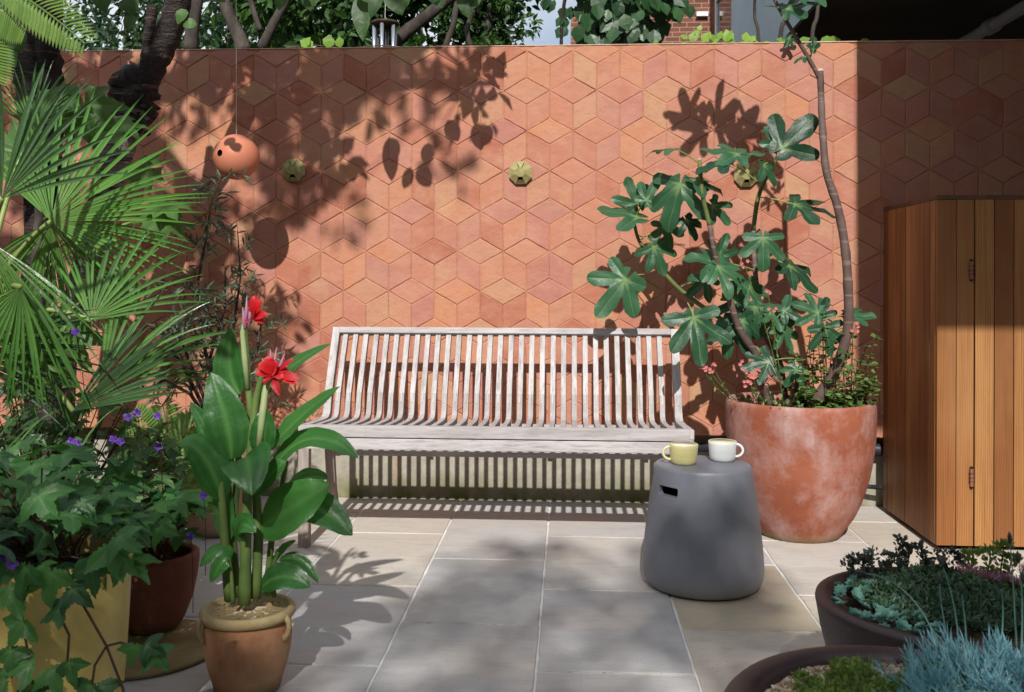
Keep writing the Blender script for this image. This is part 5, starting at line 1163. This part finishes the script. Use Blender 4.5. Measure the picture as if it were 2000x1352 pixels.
# leaves that dangle into the top of the view
LEAFC = None
lv = MB()
def hang(mb, px, py, Y, a, L, w, t, n=(0, -.9, .3)):
    p0 = np.array(P(px, py, Y)); e = p0+img(a, .1)*L*Y/FPX; strip(mb, [p0, (p0+e)/2+V3(0, -.02, .01), e], w*Y/FPX, V3(*n), .25, t, 10, None, .05, 2)
for (px, py, Y, a, L, w, t) in ((705, -10, 4.35, -86, 95, 19, .35), (700, -30, 4.3, -60, 45, 16, .6), (760, -15, 4.2, -60, 55, 20, .25), (790, -20, 4.3, -95, 48, 16, .3), (742, -10, 4.2, -110, 50, 14, .2), (365, 20, 3.9, -120, 34, 13, .8), (385, 48, 3.9, -170, 28, 12, .9), (398, -10, 4, -20, 50, 12, .6), (250, -5, 3.9, -70, 40, 20, .4), (262, 30, 3.9, -110, 35, 14, .4),
                                 (600, -20, 4.2, -80, 45, 16, .3), (560, -20, 4.3, -110, 45, 15, .5), (840, -25, 4.4, -60, 50, 18, .2), (905, -20, 4.4, -80, 58, 18, .2), (935, -15, 4.4, -120, 50, 17, .3), (200, -20, 4, -80, 50, 20, .3), (30, 60, 3.9, -70, 50, 22, .4), (10, 90, 3.9, -60, 50, 20, .5)):
    hang(lv, px, py, Y, a, L, w, min(1, t))
lv.build('hanging_leaves', M['tree2'], T2, smooth=True)
# feathery branch, top left, close to the viewer
sk = thing('silk_tree', 'feathery fern like branch dipping in at the top left corner', 'tree', (-2.0, 1.9, 0))
trunk(sk, [(-2.0, 1.9, -.02), (-1.95, 1.9, 1.0), (-1.85, 1.9, 1.9), (-1.5, 1.9, 2.2)], [.035, .03, .02, .008], M['bark_plain'])
for (a, b, c) in (((-120, -90), (40, -30), (165, 85)), ((-120, -90), (-10, -10), (50, 60)), ((-120, -90), (-40, 40), (-10, 160))):
    rs = bez(P(a[0], a[1], 1.9), P(b[0], b[1], 1.9), P(c[0], c[1], 1.9), 40); mb = MB(); mb.tube(rs, [.0016]*41, 4, .9); pp_, dd_, nn_, ss_, tt_ = [], [], [], [], []
    for i in range(6, 41):
        d = np.array((rs[i]-rs[i-1]).normalized()); sd_ = np.cross(d, V3(0, -1, .3)); L = .055*math.sin(math.pi*min(1, (1-i/41)+.12))+.008
        for sg in (-1, 1): pp_.append(np.array(rs[i])); dd_.append(sd_*sg+d*.5); nn_.append(V3(0, -.7, .7)); ss_.append(L); tt_.append(rnd.uniform(.4, 1))
    scatter(mb, small(.10, .15, .02), pp_, dd_, nn_, ss_, tt_); mb.build('frond', M['fern'], sk)

# shade tree behind the viewer: its crown dapples the near paving
sh = thing('shade_tree', 'leafy tree behind the viewer whose crown dapples the near paving and pots', 'tree', (-1.6, -6.4, 0))
trunk(sh, [(-1.6, -6.4, -.03), (-1.6, -6.35, 2.2), (-1.3, -6.1, 4.4), (-.8, -6.0, 6.2)], [.16, .13, .10, .06], M['bark_plain'])
lv = MB(); tw = MB()
for i in range(430):
    x = rnd.uniform(-3.4, 2.4); s = rnd.uniform(.8, 3.22 if x < .25 else (3.3 if x < .78 else 2.75))
    if x > .75 and s > 2.5 and rnd.random() < .4: continue
    if s > 2.95 and x < .2 and rnd.random() < .3: continue
    if x > .6 and s < 2.4 and rnd.random() < .45: continue
    if x < -.6 and s > 2.72 and rnd.random() < .7: continue
    if x < -1.1 and rnd.random() < (.45 if s > 2.3 else .05): continue
    y = -6+rnd.uniform(-1.2, 1.2); z = s-TAN*y
    clusters(lv, [(x, y, z)], .19, 30, OVATE, .08, .14)
    if i % 3 == 0: b = Vector((-.8+x*.4, -6, 6.2)); tw.tube(bez(b, b.lerp(Vector((x, y, z)), .5)+Vector((0, 0, .2)), (x, y, z), 6), [.012, .01, .009, .008, .006, .004, .003], 5)
lv.build('crown', M['tree2'], sh); tw.build('branches', M['bark_plain'], sh)

# trees and shrubs beyond the wall
def bgtree(label, x, Y, r, h0, h1, n, ml, m, tp, s0, s1, trunks=(), name='tree', xr=None, rc=.2):
    t = thing(name, label, 'tree', (x, Y, 0), 'trees beyond the wall')
    trunk(t, [(x, Y, -.05), (x+.05, Y, h0*.6), (x-.05, Y, h0+.3), (x+.03, Y, h0+(h1-h0)*.7)], [.11, .09, .07, .02], M['bark_plain'])
    for tr in trunks: trunk(t, [P(*p) for p in tr[0]], tr[1], M['bark_plain'], 'limb', sub=4)
    lv = MB(); cs = []
    for i in range(n):
        a = rnd.uniform(0, 6.283); q = math.sqrt(rnd.random())*r; u = rnd.random(); cs.append((x+q*math.cos(a), Y+q*math.sin(a)*.7, h0+(h1-h0)*u))
    if xr: cs = [c for c in cs if c[0] < xr]
    clusters(lv, cs, rc, ml, tp, s0, s1); lv.build('crown', M[m], t)
bgtree('soft bluish green tree far beyond the left end of the wall', -6.0, 12.5, 2.6, 1.8, 7, 420, 30, 'tree3', OVATE, .10, .16)
bgtree('dense evergreen beyond the wall above the hanging ball', -2.9, 8.0, 1.3, 1.6, 5.2, 300, 34, 'tree1', OVATE, .05, .09, [([(372, 100, 6.6), (378, 40, 6.6), (388, -30, 6.6), (380, -120, 6.6)], [.05, .045, .04, .03]), ([(478, 100, 6.4), (462, 60, 6.4), (440, 10, 6.4), (425, -60, 6.4)], [.05, .045, .042, .038])])
bgtree('leafy tree with forked grey limbs beyond the wall left of the wind chime', -1.75, 7.2, .9, 2.0, 5.0, 210, 34, 'tree2', OVATE, .07, .12, [([(510, 95, 6.2), (535, 45, 6.2), (558, 0, 6.2), (585, -80, 6.2)], [.035, .03, .03, .025]), ([(508, 60, 6.2), (495, 20, 6.2), (480, -30, 6.2)], [.02, .018, .015])], rc=.17)
bgtree('dark tree with a thick slanting limb beyond the wall behind the wind chime', -1.0, 7.6, .75, 1.8, 5.0, 200, 34, 'tree1', OVATE, .07, .12, [([(745, 110, 5.9), (790, 66, 5.9), (835, 30, 5.9), (880, -4, 5.9), (960, -60, 6)], [.05, .042, .038, .033, .025]), ([(868, 95, 6.3), (885, 50, 6.3), (890, 20, 6.3), (905, -40, 6.3)], [.022, .02, .02, .018])])
bgtree('small leaved shrub beyond the wall beside the gap of sky', -.62, 7.0, .42, 1.7, 3.9, 110, 50, 'tree2', MEDIUM, .04, .075, [([(920, 92, 6.6), (912, 60, 6.6), (925, 20, 6.6)], [.02, .018, .015])], 'shrub', xr=-.28, rc=.13)
rb = thing('round_leaved_tree', 'overhanging branch with rounded glossy dark leaves in front of the brick house', 'tree', (-.1, 5.9, 0), 'trees beyond the wall')
trunk(rb, [P(1092, 260, 5.9), P(1096, 100, 5.9), P(1098, 40, 5.9), P(1112, -30, 5.9), P(1160, -110, 5.9), P(1250, -150, 5.9)], [.012, .011, .010, .012, .014, .01], M['bark'], seg=8)
q = P(1092, 260, 5.9); MB().tube([(q.x, q.y, -.04), q], [.016, .012], 8).build('trunk', M['bark'], rb)
mb = MB(); tw = MB(); pp_, dd_, nn_, ss_, tt_ = [], [], [], [], []
for i in range(420):
    px = rnd.uniform(1135, 1322); lim = 84-abs(px-1215)*.25-(px > 1290)*40; py = rnd.uniform(-120, lim)
    if px > 1270 and py > 75: continue
    pp_.append(P(px, py, 5.9+rnd.uniform(-.25, .25))); dd_.append(V3(rnd.uniform(-.7, .7), rnd.uniform(-.4, .2), -1)); nn_.append(V3(rnd.uniform(-.5, .5), -1, rnd.uniform(0, 1))); ss_.append(rnd.uniform(.08, .125)); tt_.append(rnd.random()**1.5*(.6+.4*(px > 1255)))
for (px, py) in ((1120, 20), (1108, 60), (1085, 8), (1150, 40), (1100, 22), (1130, 58), (1140, 86), (1104, 40), (1070, 2), (1335, 0), (1340, 14)):
    for k in range(2): pp_.append(P(px+rnd.uniform(-6, 6), py-8, 5.9)); dd_.append(V3(rnd.uniform(-1, 1), 0, -1)); nn_.append(V3(rnd.uniform(-.5, .5), -1, .5)); ss_.append(rnd.uniform(.07, .10)); tt_.append(.15)
scatter(mb, ROUND, pp_, dd_, nn_, ss_, tt_); mb.build('crown', M['round'], rb)
for i in range(16):
    a = P(rnd.uniform(1150, 1250), -130, 5.9); b = P(rnd.uniform(1120, 1310), rnd.uniform(20, 80), 5.9); tw.tube(bez(a, a.lerp(b, .5)+Vector((.05, 0, 0)), b, 6), [.005, .0045, .004, .0035, .003, .0025, .002], 5)
tw.build('twigs', M['bark'], rb)
cl = thing('climbing_plant', 'bright lime green heart shaped leaves peeping over the wall below the brick house', 'plant', P(1420, 86, 5.48))
mb = MB(); tw = MB()
for (px, py, a, L, t) in ((1345, 76, 150, 12, .8), (1352, 84, 80, 16, .7), (1362, 72, 100, 10, 1), (1372, 84, 60, 18, .9), (1385, 82, 20, 14, .8), (1398, 84, 120, 16, .5), (1412, 84, 60, 20, .6), (1424, 86, 100, 20, .9), (1436, 84, 140, 14, .5), (1455, 84, 80, 15, 1), (1464, 84, 60, 12, .9), (1484, 86, 160, 12, .6), (1490, 86, 20, 10, .7), (1535, 84, 150, 14, .4), (1560, 84, 30, 16, .3), (1600, 84, 20, 22, .3), (1612, 80, 10, 20, .5), (1680, 84, 30, 12, .2), (1282, 88, 100, 8, .7),
                        (1330, 86, 40, 8, .6), (1445, 86, 30, 14, .8), (1404, 78, 80, 12, .8), (1365, 62, 80, 9, 1.), (590, 96, 60, 20, .7), (612, 95, 140, 22, .6), (640, 96, 80, 20, .5), (665, 94, 100, 16, .5)):
    p = P(px, py, 5.46); d = img(a, .2); put(mb, ROUND+(np.zeros(8),), p, d, V3(rnd.uniform(-.3, .3), -.8, .7), L*5.4/FPX*1.5, .2, .1, t, .03)
tw.tube([P(x, 92+3*math.sin(x), 5.47) for x in range(560, 1700, 30)], [.004]*38, 5); tw.build('stem', M['stembrown'], cl); mb.build('leaves', M['lime'], cl, smooth=True)
bs = thing('bare_sapling', 'thin pale bare stems rising beyond the wall in front of the grey building', 'sapling', (1.75, 5.7, 0))
for pl, r in (([(1484, 300), (1482, 80), (1474, 30), (1476, -60)], .010), ([(1580, 300), (1586, 80), (1596, 30), (1603, -60)], .013), ([(1515, 300), (1524, 72), (1540, 30), (1552, -60)], .013)):
    pts = [P(a, b, 5.7) for a, b in pl]; trunk(bs, [(pts[0].x, 5.7, -.04)]+pts, [r*1.3, r*1.2, r, r*.9, r*.7], M['bark_plain'], 'stem', seg=8)
SUN_E, SKY_E, EXPO = 4.5, .103, .18
# ================================================================= LIGHT, SKY, CAMERA
el = math.atan(TAN)
sun = bpy.data.lights.new('sun', 'SUN'); sun.energy = SUN_E; sun.angle = R_(.7); sun.color = (1, .965, .91)
so = bpy.data.objects.new('sun', sun); COL.objects.link(so); so.location = (0, -5, 8)
so.rotation_euler = Vector((0, -math.cos(el), math.sin(el))).to_track_quat('Z', 'Y').to_euler()
w = bpy.data.worlds.new('World'); SC.world = w; w.use_nodes = True; nt = w.node_tree; nt.nodes.clear()
bg = nt.nodes.new('ShaderNodeBackground'); ou = nt.nodes.new('ShaderNodeOutputWorld'); sk_ = nt.nodes.new('ShaderNodeTexSky')
sk_.sky_type = 'NISHITA'; sk_.sun_disc = False; sk_.sun_elevation = el; sk_.sun_rotation = R_(180); sk_.dust_density = 2.5; sk_.air_density = 1.0; sk_.ozone_density = 1.0
tc = nt.nodes.new('ShaderNodeTexCoord'); nz = nt.nodes.new('ShaderNodeTexNoise'); nz.inputs['Scale'].default_value = 2.2; nz.inputs['Detail'].default_value = 6
nt.links.new(tc.outputs['Generated'], nz.inputs['Vector']); rp = nt.nodes.new('ShaderNodeValToRGB'); nt.links.new(nz.outputs['Fac'], rp.inputs[0])
rp.color_ramp.elements[0].position = .36; rp.color_ramp.elements[0].color = (.25, .25, .25, 1); rp.color_ramp.elements[1].position = .55
mx = nt.nodes.new('ShaderNodeMix'); mx.data_type = 'RGBA'; nt.links.new(rp.outputs[0], mx.inputs[0]); nt.links.new(sk_.outputs[0], mx.inputs[6]); mx.inputs[7].default_value = (7.0, 7.4, 8.0, 1)
nt.links.new(mx.outputs[2], bg.inputs[0]); bg.inputs[1].default_value = SKY_E; nt.links.new(bg.outputs[0], ou.inputs[0])
cam = bpy.data.cameras.new('camera'); co = bpy.data.objects.new('camera', cam); COL.objects.link(co)
cam.sensor_width = 36; cam.lens = 36*FPX/2000; cam.shift_y = -(676-HOR)/2000; cam.clip_end = 400; cam.clip_start = .05
mw = Matrix.Identity(4); b3 = -Fv
for i, a in enumerate((Rr, Ur, b3)):
    for j in range(3): mw[j][i] = a[j]
mw.translation = CAM; co.matrix_world = mw
cam.dof.use_dof = True; cam.dof.focus_distance = 4.3; cam.dof.aperture_fstop = 8.0
SC.camera = co
SC.render.resolution_x = 1024; SC.render.resolution_y = 692
SC.view_settings.view_transform = 'Standard'; SC.view_settings.look = 'None'; SC.view_settings.gamma = 1; SC.view_settings.exposure = EXPO
SC.view_settings.use_curve_mapping = False
SC.render.engine = 'CYCLES'
